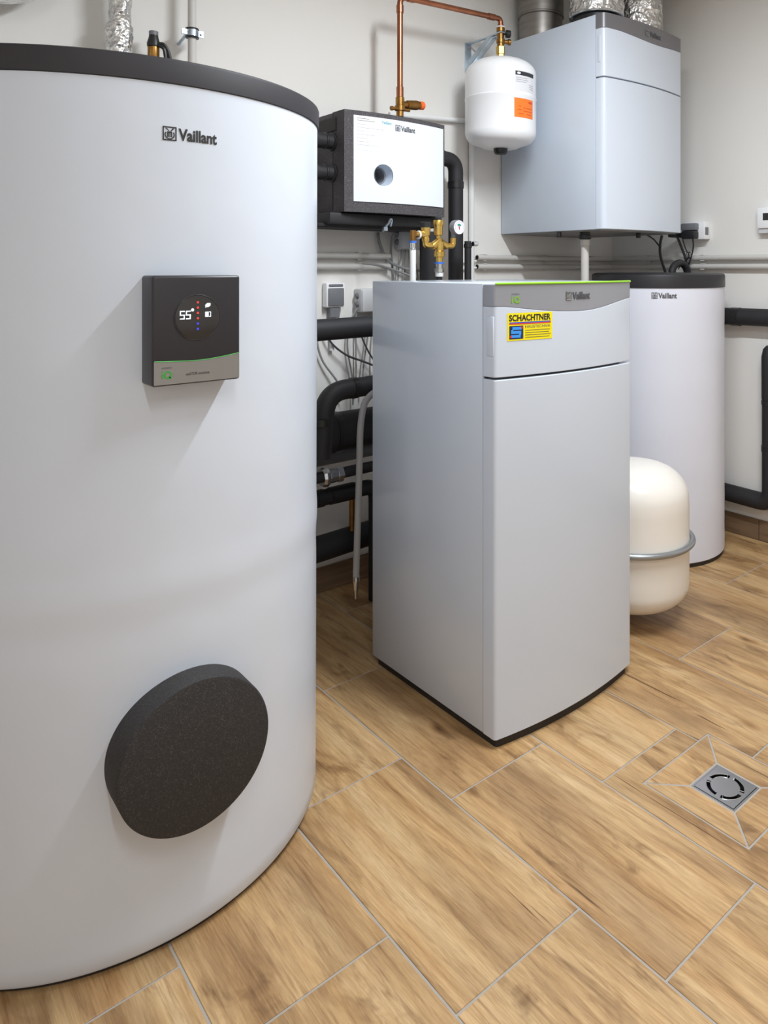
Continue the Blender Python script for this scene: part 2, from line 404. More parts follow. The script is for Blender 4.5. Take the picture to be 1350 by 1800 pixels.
for k in range(-5, 9):
    x0, x1 = U0+TW*k, U0+TW*(k+1)
    ph = V0-((k+1) % 3)*ST
    for j in range(-7, 5):
        y0, y1 = ph+TL*j, ph+TL*(j+1)
        X0, X1, Y0, Y1 = max(x0, UL), min(x1, UW), max(y0, VF), min(y1, VW)
        if X1-X0 < 0.01 or Y1-Y0 < 0.01: continue
        cxy = ((x0+x1)/2, (y0+y1)/2)
        if x0 < INS[1] and x1 > INS[0] and y0 < INS[3] and y1 > INS[2]:
            a, b = max(x0, INS[0]), min(x1, INS[1]); c, d = max(y0, INS[2]), min(y1, INS[3])
            if a > x0+1e-6:   # the cut opens to the right
                poly = [(x0,y0),(x1,y0),(x1,c),(a,c),(a,d),(x1,d),(x1,y1),(x0,y1)]
            elif d < y1-1e-6: # lower left corner is cut out
                poly = [(b,y0),(x1,y0),(x1,y1),(x0,y1),(x0,d),(b,d)]
            else:             # upper left corner is cut out
                poly = [(x0,y0),(x1,y0),(x1,y1),(b,y1),(b,c),(x0,c)]
            add_tile(tile_mesh(poly, cxy), cxy)
        elif (X0, X1, Y0, Y1) == (x0, x1, y0, y1): add_tile(full, cxy)
        else: add_tile(tile_mesh([(X0,Y0),(X1,Y0),(X1,Y1),(X0,Y1)], cxy), cxy)
I, Q = INS, DR
slope = lambda p: -0.0012*max(0.0, 1-max((Q[0]-p.x)/(Q[0]-I[0]), (p.x-Q[1])/(I[1]-Q[1]), (Q[2]-p.y)/(Q[2]-I[2]), (p.y-Q[3])/(I[3]-Q[3])))
for poly in ([(I[0],I[2]),(I[1],I[2]),(Q[1],Q[2]),(Q[0],Q[2])], [(I[1],I[2]),(I[1],I[3]),(Q[1],Q[3]),(Q[1],Q[2])],
             [(I[1],I[3]),(I[0],I[3]),(Q[0],Q[3]),(Q[1],Q[3])], [(I[0],I[3]),(I[0],I[2]),(Q[0],Q[2]),(Q[0],Q[3])]):
    c = (sum(p[0] for p in poly)/4, sum(p[1] for p in poly)/4); add_tile(tile_mesh(poly, c, slope), c)
# baseboards: cut tile strips set end to end
def baseboard(name, along, lo, hi, fixed):
    o = bpy.data.objects.new(name, None); C.objects.link(o); o['kind'] = 'structure'; o.empty_display_size = 0.05
    o.location = (fixed-0.006, (lo+hi)/2, 0) if along == 'y' else ((lo+hi)/2, fixed-0.006, 0)
    p = lo
    while p < hi-0.01:
        q = min(p+0.6, hi)
        b = B()
        if along == 'y': b.box(fixed-0.011, fixed-0.001, p+0.0015, q-0.0015, 0.002, 0.094, 0.0012, 1)
        else: b.box(p+0.0015, q-0.0015, fixed-0.011, fixed-0.001, 0.002, 0.094, 0.0012, 1)
        part('tile', b, 'base_tile', o); p = q
baseboard('baseboard_right', 'y', VF, VW-0.012, UW)
baseboard('baseboard_back', 'x', UL, UW-0.012, VW)

# ------------------------------------------------------------ linear ceiling lamps (above the frame, they light the room)
for k, (lx, ly, ll, lw, lwatt) in enumerate(LAMPS):
    t = root('ceiling_lamp', ['long white ceiling lamp running above the heat pump front', 'long white ceiling lamp behind the camera'][k], 'lamp', (lx, ly, CEIL-0.06), 'long ceiling lamps')
    part('lamp_housing', B().box(lx-lw/2-0.01, lx+lw/2+0.01, ly-ll/2-0.02, ly+ll/2+0.02, CEIL-0.030, CEIL-0.001, 0.004, 2), 'whitepaint', t)
    part('diffuser', B().box(lx-lw/2, lx+lw/2, ly-ll/2, ly+ll/2, CEIL-0.050, CEIL-0.028, 0.006, 2), 'lamp', t)
    l = bpy.data.lights.new('lamp_light', 'AREA'); l.shape = 'RECTANGLE'; l.size = lw; l.size_y = ll; l.energy = lwatt; l.color = (0.88, 0.95, 1.0)
    lo = bpy.data.objects.new('lamp_light', l); C.objects.link(lo); lo.parent = t; lo.location = (0, 0, 0.006)

# ------------------------------------------------------------ large storage tank on the left
TX, TY, TR = 0.493, 1.8365, 0.4395
def make_tank():
    t = root('storage_tank', 'large white hot water storage tank with dark lid and digital controller', 'tank', (TX, TY, 0))
    part('base_ring', B().turned((TX,TY,0), (0,0,1), [(0,0.424),(0.014,0.424)], 96), 'darkbase', t)
    prof = [(0.010, 0.425), (0.012, 0.4335), (0.018, 0.4372)]
    for i in range(1, 61):
        z = 0.018+(1.571-0.018)*i/60
        r = 0.4372+0.0040*z/1.571+0.0022*math.exp(-((z-0.655)/0.03)**2)-0.0012*math.exp(-((z-0.60)/0.03)**2)+0.0007*math.exp(-((z-1.05)/0.05)**2)
        prof.append((z, r))
    part('jacket', B().turned((TX,TY,0), (0,0,1), prof, 160), 'jacket', t)
    part('lid', B().turned((TX,TY,0), (0,0,1), [(1.569,0.4405),(1.571,0.4445),(1.609,0.4455),(1.6135,0.444),(1.6155,0.4405),(1.6185,0.30),(1.6195,0.01)], 160), 'lid', t)
    # inspection cover
    cx, cz, cr = 0.4935, 0.3625, 0.1345
    part('inspection_cover', B().turned((cx, 1.346, cz), (0,1,0), [(0,cr-0.006),(0.0015,cr-0.002),(0.005,cr),(0.075,cr)], 96), 'epp', t, 'round black foam inspection cover')
    s = s_cyl(TX, TY, 0.4412)
    part('logo', D(s, 0.0007).logo(-0.0440, 0.0545, 1.4665, 0.0255), 'ink', t, 'black maker logo lettering')
    # controller
    x0, x1, yf, z0, z1 = 0.416, 0.571, 1.347, 1.0295, 1.2225
    cp = part('control_panel', B().box(x0, x1, yf, 1.42, z0, z1, 0.005, 3), 'panel_dark', t, 'square black digital controller with silver lower edge')
    cxd, czd, rd = 0.4925, 1.1475, 0.0400
    _w = [(0,1.0735),(0.25,1.0712),(0.5,1.0700),(0.75,1.0728),(1,1.0785)]; _s = spline([(a, b_, 0) for a, b_ in _w], 10)
    def wav(x):
        u = (x-x0)/(x1-x0)
        for p, q in zip(_s, _s[1:]):
            if u <= q.x: return p.y+(q.y-p.y)*(u-p.x)/(q.x-p.x)
        return _s[-1].y
    b = B(); n = 40; fr = []; bk = []
    for k, (y, lst) in enumerate(((yf-0.0012, fr), (yf+0.004, bk))):
        for i in range(n+1):
            x = x0+0.0025+(x1-x0-0.005)*i/n
            lst.append((b.bm.verts.new((x, y, z0+0.003)), b.bm.verts.new((x, y, wav(x)))))
    for i in range(n):
        b.bm.faces.new((fr[i][0], fr[i+1][0], fr[i+1][1], fr[i][1])); b.bm.faces.new((bk[i+1][0], bk[i][0], bk[i][1], bk[i+1][1]))
        b.bm.faces.new((fr[i][1], fr[i+1][1], bk[i+1][1], bk[i][1])); b.bm.faces.new((fr[i+1][0], fr[i][0], bk[i][0], bk[i+1][0]))
    b.bm.faces.new((fr[0][0], fr[0][1], bk[0][1], bk[0][0])); b.bm.faces.new((fr[n][1], fr[n][0], bk[n][0], bk[n][1]))
    part('silver_trim', b, 'silver', cp)
    part('green_line', B().tube([(x0+0.003+(x1-x0-0.006)*i/40, yf-0.0008, wav(x0+0.003+(x1-x0-0.006)*i/40)+0.0006) for i in range(41)], 0.0009, 6), 'green', cp)
    part('display', B().turned((cxd, yf-0.0022, czd), (0,1,0), [(0,rd-0.003),(0.0008,rd-0.001),(0.003,rd)], 64), 'display', cp)
    part('display_ring', B().torus((cxd, yf-0.0006, czd), (0,1,0), rd+0.0003, 0.0009, 72, 8), 'panel_dark', cp)
    f = s_plane(yf-0.0022)
    def seg5(d, x, z, w_, h, t_):   # a five built of five strokes
        d.rect(x, x+w_, z+h-t_, z+h, 1); d.rect(x, x+t_, z+h*0.5, z+h-t_, 1); d.rect(x, x+w_, z+h*0.5-t_/2, z+h*0.5+t_/2, 1)
        d.rect(x+w_-t_, x+w_, z+t_, z+h*0.5, 1); d.rect(x, x+w_, z, z+t_, 1)
    d = D(f, 0.0004); seg5(d, 0.4612, 1.1450, 0.0084, 0.0150, 0.0018); seg5(d, 0.4716, 1.1450, 0.0084, 0.0150, 0.0018); d.disc(0.4832, 1.1612, 0.0026)
    part('temperature_digits', d, 'led_white', cp, 'white glowing digits reading 55 degrees')
    for i in range(6):
        part('indicator_dot', D(f, 0.0004).disc(0.4925, 1.1745-0.0095*i, 0.0021), 'led_red' if i < 4 else 'led_blue', cp)
    d = D(f, 0.0004); d.poly([(0.5060,1.1640),(0.5055,1.1690),(0.5090,1.1725),(0.5150,1.1722),(0.5148,1.1680),(0.5110,1.1655),(0.5075,1.1655)]); part('leaf_icon', d, 'led_white', cp)
    d = D(f, 0.0004); d.rect(0.5055,0.5113,1.1480,1.1570,1); d.rect(0.5122,0.5158,1.1480,1.1490,1); d.rect(0.5122,0.5158,1.1560,1.1570,1); d.rect(0.5148,0.5158,1.1490,1.1560,1); part('tank_icon', d, 'led_white', cp)
    f2 = s_plane(yf-0.0012)
    part('small_lettering', D(f2, 0.0004).text('GREEN', 0.4310, 0.4480, 1.0600, 1.0632, 0.0), 'ink2', cp)
    d = D(f2, 0.0004); d.rect(0.4312, 0.4338, 1.0430, 1.0520, 1); d.rect(0.4312, 0.4338, 1.0540, 1.0562, 1); d.annulus(0.4415, 1.0492, 0.0042, 0.0068); d.poly([(0.4418,1.0460),(0.4440,1.0472),(0.4485,1.0424),(0.4462,1.0415)])
    part('green_lettering', d, 'green', cp)
    part('model_lettering', D(f2, 0.0004).text('uniSTOR exclusive', 0.4720, 0.5130, 1.0455, 1.0505, 0.004, 0.2), 'ink', cp)
make_tank()

# bottle vent, foil-lagged pipe and conduit rising on the wall behind the tank
VX, VY = 0.770, 2.48
t = root('air_vent', 'small brass air vent with black cap rising behind the storage tank lid', 'valve', (VX, VY, 1.40))
part('vent_pipe', B().tube(fillet([(VX,VY+0.078,1.40),(VX,VY,1.40),(VX,VY,1.882)],0.03,6), 0.013, 16), 'bronze', t)
part('vent_body', B().turned((VX,VY,1.880), (0,0,1), [(0,0.015),(0.004,0.0175),(0.056,0.0175),(0.058,0.014)], 24), 'bronze', t)
part('vent_cap', B().turned((VX,VY,1.938), (0,0,1), [(0,0.019),(0.010,0.020),(0.028,0.0145),(0.036,0.0135)], 24), 'blackplastic', t)
part('vent_top', B().turned((VX,VY,1.974), (0,0,1), [(0,0.0135),(0.012,0.0140),(0.013,0.012)], 24), 'greyplastic', t)
part('lever', B().tube(spline([(VX+0.004,VY-0.012,1.944),(VX+0.022,VY-0.018,1.946),(VX+0.036,VY-0.02,1.930),(VX+0.044,VY-0.02,1.898)]), 0.0065, 8), 'blackplastic', t)
part('lever', B().tube(spline([(VX+0.010,VY-0.018,1.940),(VX+0.024,VY-0.024,1.930),(VX+0.030,VY-0.024,1.895)]), 0.0055, 8), 'blackplastic', t)

def foil_tube(pts, r, n, amp, step, seed):
    P = [Vector(p) for p in pts]; out = []
    for a, b in zip(P, P[1:]):
        k = max(1, int((b-a).length/step))
        out += [a+(b-a)*i/k for i in range(k)]
    out.append(P[-1])
    def rf(i, k, q):
        v = noise.noise(q*38+Vector((seed,0,0)))*0.7+noise.noise(q*90+Vector((0,seed,0)))*0.5
        return r*(1+amp*v)
    return B().tube(out, r, n, True, rf)
t = root('foil_pipe', 'vertical pipe wrapped in crinkled silver foil on the wall behind the storage tank', 'pipe', (0.668, 2.47, 0))
part('foil_wrap', foil_tube([(0.668,2.47,0.004),(0.670,2.47,CEIL-0.003)], 0.0315, 40, 0.10, 0.007, 3), 'foil', t, ang=20)
part('foil_sleeve', foil_tube([(0.666,2.47,1.70),(0.667,2.47,1.982)], 0.0365, 40, 0.17, 0.006, 11), 'foil', t, ang=20)
single('foil_duct', foil_tube(fillet([(-0.84,2.455,2.062),(0.43,2.455,2.062),(0.47,2.455,CEIL-0.003)], 0.10, 10), 0.090, 56, 0.06, 0.009, 5), 'foil', (-0.2,2.455,2.06), 'horizontal silver foil air duct in the top left corner', 'duct')

# conduit on the wall behind the tank with its clamp
t = root('conduit_pipe', 'white vertical wall conduit behind the large storage tank', 'conduit', (0.888, 2.475, 0))
part('pipe', B().cyl((0.888,2.475,0.004), (0.888,2.475,CEIL-0.002), 0.0132, 20), 'greypipe', t)
cl = part('pipe_clamp', B().turned((0.888,2.475,1.992), (0,0,1), [(0,0.0175),(0.0,0.0195),(0.026,0.0195),(0.026,0.0175)], 24), 'zinc', t)
part('rubber_lining', B().turned((0.888,2.475,1.988), (0,0,1), [(0,0.0205),(0.005,0.0215),(0.006,0.0175)], 24).turned((0.888,2.475,2.014), (0,0,1), [(0,0.0175),(0.001,0.0215),(0.006,0.0205)], 24), 'blackplastic', cl)
part('clamp_ear', B().box(0.906,0.923,2.468,2.474,1.994,2.016,0.001,1), 'zinc', cl)
part('clamp_ear', B().box(0.853,0.870,2.468,2.474,1.996,2.014,0.001,1), 'zinc', cl)
part('clamp_screw', B().cyl((0.915,2.460,2.005),(0.915,2.482,2.005),0.004,8), 'zinc', cl)
part('wall_stud', B().cyl((0.880,2.490,2.010),(0.874,2.5595,1.985),0.005,8), 'zinc', cl)

# ------------------------------------------------------------ lacquered cabinets with bowed doors
def bow_profile(x0, x1, yedge, bow, ch, yback, n=28):
    """front outline from left back over the bowed face to right back"""
    xm = (x0+x1)/2; hw = (x1-x0)/2-ch
    fy = lambda x: yedge-ch-bow*(1-(min(1, abs(x-xm)/hw))**2)
    pts = [(x0, yback), (x0, yedge)]
    for i in range(1, 4):
        a = PI/2*i/4; pts.append((x0+ch*(1-math.cos(a)), yedge-ch*math.sin(a)))
    for i in range(n+1):
        x = x0+ch+(x1-x0-2*ch)*i/n; pts.append((x, fy(x)))
    for i in range(3, 0, -1):
        a = PI/2*i/4; pts.append((x1-ch*(1-math.cos(a)), yedge-ch*math.sin(a)))
    pts += [(x1, yedge), (x1, yback)]
    return pts, fy
def band(pts, lo, hi, yback, off=0.0, bev=0.0025):
    """closed solid between two height curves lo(x), hi(x)"""
    b = B(); n = len(pts); xm = (pts[0][0]+pts[-1][0])/2; rows = []
    def pt(i, ins):
        x, y = pts[i]; return x+(xm-x)*ins/0.28, y+(ins if y < yback-1e-6 else 0)-off
    for ins, z in ((bev, lambda x: lo(x)), (0, lambda x: lo(x)+bev), (0, lambda x: hi(x)-bev), (bev, lambda x: hi(x))):
        r = []
        for i in range(n):
            x, y = pt(i, ins); r.append(b.bm.verts.new((x, y, z(x))))
        rows.append(r)
    for a, c in zip(rows, rows[1:]):
        for i in range(n-1): b.bm.faces.new((a[i], a[i+1], c[i+1], c[i]))
        b.bm.faces.new((a[n-1], a[0], c[0], c[n-1]))
    # caps: strips between left and right halves
    for r in (rows[0], rows[-1]):
        for i in range(n//2-1):
            try: b.bm.faces.new((r[i], r[i+1], r[n-2-i], r[n-1-i]))
            except ValueError: pass
        if n % 2: b.bm.faces.new((r[n//2-1], r[n//2], r[n//2+1]))
    return b
def interp(tab):
    def f(x):
        if x <= tab[0][0]: return tab[0][1]
        for (a, p), (c, q) in zip(tab, tab[1:]):
            if x <= c:
                t = (x-a)/(c-a); t = t*t*(3-2*t) if False else t; return p+(q-p)*t
        return tab[-1][1]
    return f
def smooth_tab(tab, n=10):
    sp = spline([(x, z, 0) for x, z in tab], n); return interp([(p.x, p.y) for p in sp])

# heat pump
def make_heat_pump():
    t = root('heat_pump', 'silver-grey floor-standing heat pump with a yellow sticker on its upper door', 'heat pump', (1.545, 1.70, 0))
    x0, x1 = 1.265, 1.825
    part('casing', B().box(x0, x1, 1.4585, 1.985, 0.026, 1.196, 0.003, 2), 'casing', t)
    part('seam_strip', B().box(x0+0.006, x1-0.006, 1.4520, 1.4600, 0.03, 1.19), 'seam', t)
    pts, fy = bow_profile(x0, x1, 1.420, 0.026, 0.010, 1.4565)
    part('plinth', B().prism([(1.545+(x-1.545)*0.955, y+0.009) for x, y in pts[1:-1]]+[(1.545+(x1-1.545)*0.955, 1.97), (1.545+(x0-1.545)*0.955, 1.97)], 0.0, 0.0275), 'darkbase', t)
    wave = smooth_tab([(1.25,1.1365),(1.30,1.1355),(1.36,1.1290),(1.44,1.1210),(1.515,1.1170),(1.58,1.1165),(1.64,1.1205),(1.70,1.1290),(1.75,1.1370),(1.80,1.1440),(1.84,1.1470)])
    c = lambda v: (lambda x: v)
    part('lower_door', band(pts, c(0.024), c(0.9485), 1.4565), 'door', t)
    up = part('upper_door', band(pts, c(0.9545), lambda x: wave(x), 1.4565, bev=0.0015), 'door', t)
    fa = part('fascia', band(pts, lambda x: wave(x)+0.0006, c(1.1935), 1.4565, bev=0.0012), 'silver2', t, 'grey wavy fascia')
    part('green_strip', B().tube([(x, y-0.0005, 1.1955) for x, y in pts[3:-3]], 0.0032, 8), 'lime', t, 'lime green edge strip')
    part('door_grip', B().box(1.2625, 1.2745, 1.4150, 1.4420, 1.0085, 1.1115, 0.0025, 2), 'door', up)
    s = s_curve(fy)
    part('logo', D(s, 0.0016).logo(1.503, 1.603, 1.1475, 0.0240), 'logodark', fa, 'dark maker logo lettering')
    part('logo_face', D(s, 0.0024).emblem(1.5040, 1.1485, 0.0240), 'chromelogo', fa, 'chrome maker emblem')
    part('small_lettering', D(s, 0.0010).text('GREEN', 1.3150, 1.3400, 1.1665, 1.1700), 'ink2', fa)
    d = D(s, 0.0010); d.rect(1.3150, 1.3195, 1.1450, 1.1560, 1); d.rect(1.3150, 1.3195, 1.1590, 1.1620, 1); d.annulus(1.3318, 1.1535, 0.0052, 0.0088); d.poly([(1.3320,1.1495),(1.3350,1.1510),(1.3410,1.1445),(1.3380,1.1432)])
    part('green_lettering', d, 'limetxt', fa)
    # sticker
    a, e, zb, zt = 1.3020, 1.4510, 1.0470, 1.1190
    st = part('sticker', D(s, 0.0008).rect(a, e, zb, zt, 12), 'yellow', up, 'yellow installer sticker')
    part('bold_lettering', D(s, 0.0014).text('SCHACHTNER', a+0.005, e-0.006, zt-0.0215, zt-0.0045, 0.035), 'ink', st)
    part('blue_stripe', D(s, 0.0014).rect(a+0.006, e-0.006, zt-0.0268, zt-0.0238, 12), 'blue', st)
    part('red_stripe', D(s, 0.0014).rect(a+0.006, e-0.006, zt-0.0298, zt-0.0268, 12), 'red', st)
    part('serif_lettering', D(s, 0.0014).text('HAUSTECHNIK', a+0.056, e-0.006, zt-0.0405, zt-0.0330, 0.0), 'ink2', st)
    for i in range(4):
        part('fine_print_line', D(s, 0.0014).rect(a+0.056, e-(0.008, 0.012, 0.006, 0.010)[i], zt-0.0470-i*0.0062, zt-0.0456-i*0.0062, 8), 'logodark', st)
    part('emblem_square', D(s, 0.0012).rect(a+0.006, a+0.050, zb+0.004, zb+0.0385, 4), 'navy', st)
    d = D(s, 0.0018); X, Z = a+0.011, zb+0.0075; W_, H_, q = 0.034, 0.028, 0.0072
    d.rect(X, X+W_-0.004, Z, Z+q, 2); d.rect(X, X+W_-0.002, Z+H_/2-q/2, Z+H_/2+q/2, 2); d.rect(X+0.004, X+W_, Z+H_-q, Z+H_, 2)
    d.rect(X+W_-q-0.002, X+W_-0.002, Z+q, Z+H_/2-q/2, 1); d.rect(X, X+q, Z+H_/2+q/2, Z+H_-q, 1)
    part('emblem_letter', d, 'blue2', st)
    for dx, dz in ((0.0105, 0.0105), (0.0445, 0.0335)):
        part('emblem_dot', D(s, 0.0020).disc(a+dx, zb+dz, 0.0032), 'red', st)
make_heat_pump()

# wall-hung ventilation unit
def make_unit():
    t = root('ventilation_unit', 'white wall-hung ventilation unit with grey fascia below foil ducts', 'ventilation unit', (2.606, 2.25, 1.395))
    x0, x1, zb, zt = 2.330, 2.883, 1.395, 2.275
    part('casing', B().box(x0, x1, 1.983, 2.553, zb, zt, 0.003, 2), 'casing2', t)
    part('seam_strip', B().box(x0+0.006, x1-0.006, 1.976, 1.985, zb+0.004, zt-0.004), 'seam', t)
    part('underside', B().box(x0+0.012, x1-0.012, 1.965, 2.54, zb-0.004, zb+0.004), 'under', t)
    pts, fy = bow_profile(x0, x1, 1.958, 0.022, 0.022, 1.9805)
    wave = smooth_tab([(2.30,2.2130),(2.36,2.2150),(2.42,2.2140),(2.48,2.2090),(2.55,2.2035),(2.62,2.2000),(2.69,2.2010),(2.76,2.2060),(2.83,2.2120),(2.90,2.2150)])
    c = lambda v: (lambda x: v)
    part('lower_door', band(pts, c(zb), c(2.0125), 1.9805), 'door2', t)
    up = part('upper_door', band(pts, c(2.0175), lambda x: wave(x), 1.9805, bev=0.0015), 'door2', t)
    fa = part('fascia', band(pts, lambda x: wave(x)+0.0006, c(zt+0.001), 1.9805, bev=0.0015), 'silver3', t, 'dark grey wavy fascia')
    part('door_grip', B().box(x0-0.002, x0+0.010, 1.955, 1.970, 2.075, 2.185, 0.0025, 2), 'door2', up)
    s = s_curve(fy)
    part('logo', D(s, 0.0016).logo(2.5750, 2.6850, 2.2240, 0.0260), 'logodark', fa)
    part('logo_face', D(s, 0.0022).emblem(2.5760, 2.2250, 0.0260), 'chromelogo', fa)
    for x, y in ((2.345, 2.20), (2.64, 2.00)):
        part('rubber_buffer', B().cyl((x, y, zb-0.026), (x, y, zb-0.003), 0.011, 14, 0.002), 'blackplastic', t)
    part('drain_socket', B().turned((2.400,2.10,zb-0.036), (0,0,1), [(0,0.021),(0.003,0.027),(0.018,0.027),(0.020,0.022),(0.034,0.022)], 20), 'blackplastic', t)
make_unit()
single('drain_pipe', B().turned((2.400,2.10,0.02), (0,0,1), [(0,0.017),(1.31,0.017),(1.312,0.0205),(1.338,0.0205)], 20), 'greypipe', (2.400,2.10,0.02), 'grey condensate pipe dropping from below the wall-hung unit', 'pipe')

# ducts above the unit
t = root('spiral_duct', 'bare galvanised round duct behind the foil ducts above the wall-hung unit', 'duct', (2.462, 2.425, 2.275))
part('duct_wall', B().turned((2.462,2.425,2.276), (0,0,1), [(0,0.100),(0.12,0.100),(0.122,0.104),(0.130,0.104),(0.132,0.106),(CEIL-2.278,0.106)], 48), 'galv', t)
part('seam_ring', B().torus((2.462,2.425,2.400), (0,0,1), 0.105, 0.003, 48, 8), 'galv', t)
def foil_duct(x, y, r, z0, lab, seed, rim):
    t = root('foil_duct', lab, 'duct', (x, y, 2.275), 'foil ducts above the unit')
    part('collar', B().turned((x,y,2.276), (0,0,1), [(0,r*0.86),(z0-2.27,r*0.86)], 40), 'blackplastic', t)
    if rim: part('collar_ring', B().torus((x,y,z0), (0,0,1), r*0.97, 0.006, 56, 8), 'steel', t)
    part('foil_wrap', foil_tube([(x,y,z0),(x,y,CEIL-0.003)], r, 60, 0.07, 0.009, seed), 'foil', t, ang=20)
foil_duct(2.505, 2.125, 0.118, 2.335, 'foil-wrapped duct with steel ring above the wall-hung unit, nearest its left edge', 21, True)
foil_duct(2.792, 2.105, 0.102, 2.285, 'rightmost crumpled foil duct above the wall-hung unit', 33, False)

# ------------------------------------------------------------ buffer tank by the right wall
BX, BY, BR = 2.765, 1.99, 0.290
t = root('buffer_tank', 'slim white buffer tank with dark lid standing by the right wall', 'tank', (BX, BY, 0))
part('base_ring', B().turned((BX,BY,0), (0,0,1), [(0,0.283),(0.022,0.283)], 72), 'darkbase', t)
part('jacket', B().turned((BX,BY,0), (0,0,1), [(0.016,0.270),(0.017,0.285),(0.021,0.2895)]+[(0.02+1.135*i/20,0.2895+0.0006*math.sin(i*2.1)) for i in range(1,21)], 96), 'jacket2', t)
part('lid', B().turned((BX,BY,0), (0,0,1), [(1.153,0.288),(1.154,0.2925),(1.200,0.2925),(1.208,0.2905),(1.213,0.284),(1.2155,0.27),(1.2175,0.02)], 96), 'lid2', t)
part('logo', D(s_cyl(BX, BY, 0.2905, R(-49)), 0.0008).logo(-0.0500, 0.0530, 1.1105, 0.0255), 'ink2', t, 'grey maker logo lettering')

# cream expansion vessel on the floor
EX, EY, ER = 2.125, 1.638, 0.1985
t = root('expansion_vessel', 'cream floor-standing expansion vessel with a grey ring in front of the buffer tank', 'vessel', (EX, EY, 0))
prof = []
for i in range(0, 11):
    a = PI/2*i/10; prof.append((0.140-0.095*math.cos(a), max(0.001, ER*math.sin(a)**0.72)))
prof += [(0.18, ER), (0.272, ER), (0.284, ER+0.003), (0.30, ER), (0.40, ER)]
for i in range(1, 11):
    a = PI/2*i/10; prof.append((0.425+0.122*math.sin(a), max(0.001, ER*math.cos(a)**0.64)))
part('shell', B().turned((EX,EY,0), (0,0,1), prof, 72), 'cream', t)
part('clamp_ring', B().torus((EX,EY,0.287), (0,0,1), ER+0.011, 0.0105, 80, 12), 'ringsteel', t, 'grey steel ring')
for a in (40, 115, 185):
    x, y = EX+0.10*math.cos(R(a)), EY+0.10*math.sin(R(a))
    part('leg', B().turned((x,y,0), (0,0,1), [(0,0.016),(0.004,0.016),(0.005,0.010),(0.10,0.010)], 14), 'cream', t)

# ------------------------------------------------------------ white hanging vessel, bracket, copper pipe
WX, WY, WR = 2.131, 2.340, 0.1515
t = root('expansion_vessel', 'small white expansion vessel hanging on a bracket, with an orange label', 'vessel', (WX, WY, 1.72))
prof = [(1.746, 0.02), (1.748, 0.075)]
for i in range(0, 9):
    a = PI/2*i/8; prof.append((1.812-0.050*math.cos(a), 0.105+(WR-0.105)*math.sin(a)))
prof += [(1.945, WR), (1.948, WR+0.002), (1.953, WR+0.002), (1.956, WR-0.0012), (1.960, WR), (2.055, WR)]
for i in range(1, 11):
    a = PI/2*i/10; prof.append((2.055+0.072*math.sin(a), max(0.012, 0.012+(WR-0.012)*math.cos(a)**0.8)))
part('shell', B().turned((WX,WY,0), (0,0,1), prof, 72), 'whitepaint', t)
part('valve_cap', B().turned((WX,WY,1.722), (0,0,1), [(0,0.022),(0.004,0.026),(0.016,0.030),(0.026,0.030)], 28), 'blackplastic', t)
part('brass_nut', B().turned((WX,WY,2.120), (0,0,1), [(0,0.017),(0.028,0.017),(0.030,0.0195),(0.060,0.0195),(0.062,0.016)], 6), 'brass', t, 'bright brass nut', ang=20)
s = s_cyl(WX, WY, WR)
lb = part('type_label', D(s, 0.0006).rect(-0.0520, 0.0570, 1.964, 2.046, 12), 'paper', t, 'pale type label with a dark bar')
part('dark_bar', D(s, 0.0011).rect(-0.0497, 0.0560, 2.0265, 2.0430, 12), 'bar', lb)
part('oval_mark', D(s, 0.0016).disc(-0.034, 2.0350, 0.009, 14, 0.005), 'paper', lb)
for i, (a, b_) in enumerate(((-0.047, 0.010), (-0.047, 0.016), (-0.047, 0.004), (0.020, 0.052), (0.022, 0.050), (0.024, 0.052))):
    part('print_line', D(s, 0.0011).rect(a, b_, 2.015-0.008*i, 2.0175-0.008*i, 6), 'paper2', lb)
ol = part('orange_label', D(s, 0.0006).rect(-0.0547, 0.0504, 1.8540, 1.9330, 12), 'orange', t, 'orange warning label')
part('red_print', D(s, 0.0011).rect(0.018, 0.046, 1.916, 1.924, 4), 'redprint', ol)
for i, (a, b_, z) in enumerate(((-0.035, -0.022, 1.899), (-0.012, 0.002, 1.893), (0.006, 0.044, 1.893), (-0.04, -0.02, 1.884), (-0.012, 0.044, 1.880), (-0.036, -0.01, 1.868), (0.008, 0.040, 1.868))):
    part('print_line', D(s, 0.0011).rect(a, b_, z, z+0.0028, 4), 'redprint', ol)
t = root('wall_bracket', 'bluish zinc wall bracket carrying the small white vessel', 'bracket', (2.131, 2.55, 2.19))
part('wall_plate', B().box(2.114, 2.148, 2.5535, 2.5585, 2.112, 2.245, 0.001, 1), 'zinc', t)
part('arm', B().box(2.124, 2.138, 2.345, 2.5535, 2.2365, 2.2425, 0.0008, 1).box(2.115, 2.147, 2.32, 2.36, 2.2365, 2.2415, 0.001, 1), 'zinc', t)
b2 = B()
for dx in (-0.0155, 0.0135):
    v = [b2.bm.verts.new((2.131+dx+e, y, z)) for e in (0, 0.002) for y, z in ((2.5535,2.150),(2.5535,2.122),(2.385,2.226),(2.375,2.2365),(2.405,2.2365))]
    b2.bm.faces.new(v[:5]); b2.bm.faces.new(v[5:][::-1])
    for i in range(5): b2.bm.faces.new((v[i], v[(i+1)%5], v[5+(i+1)%5], v[5+i]))
part('brace', b2, 'zinc', t)
for z in (2.130, 2.215):
    part('bolt', B().cyl((2.131,2.545,z), (2.131,2.556,z), 0.007, 6), 'steel', t)

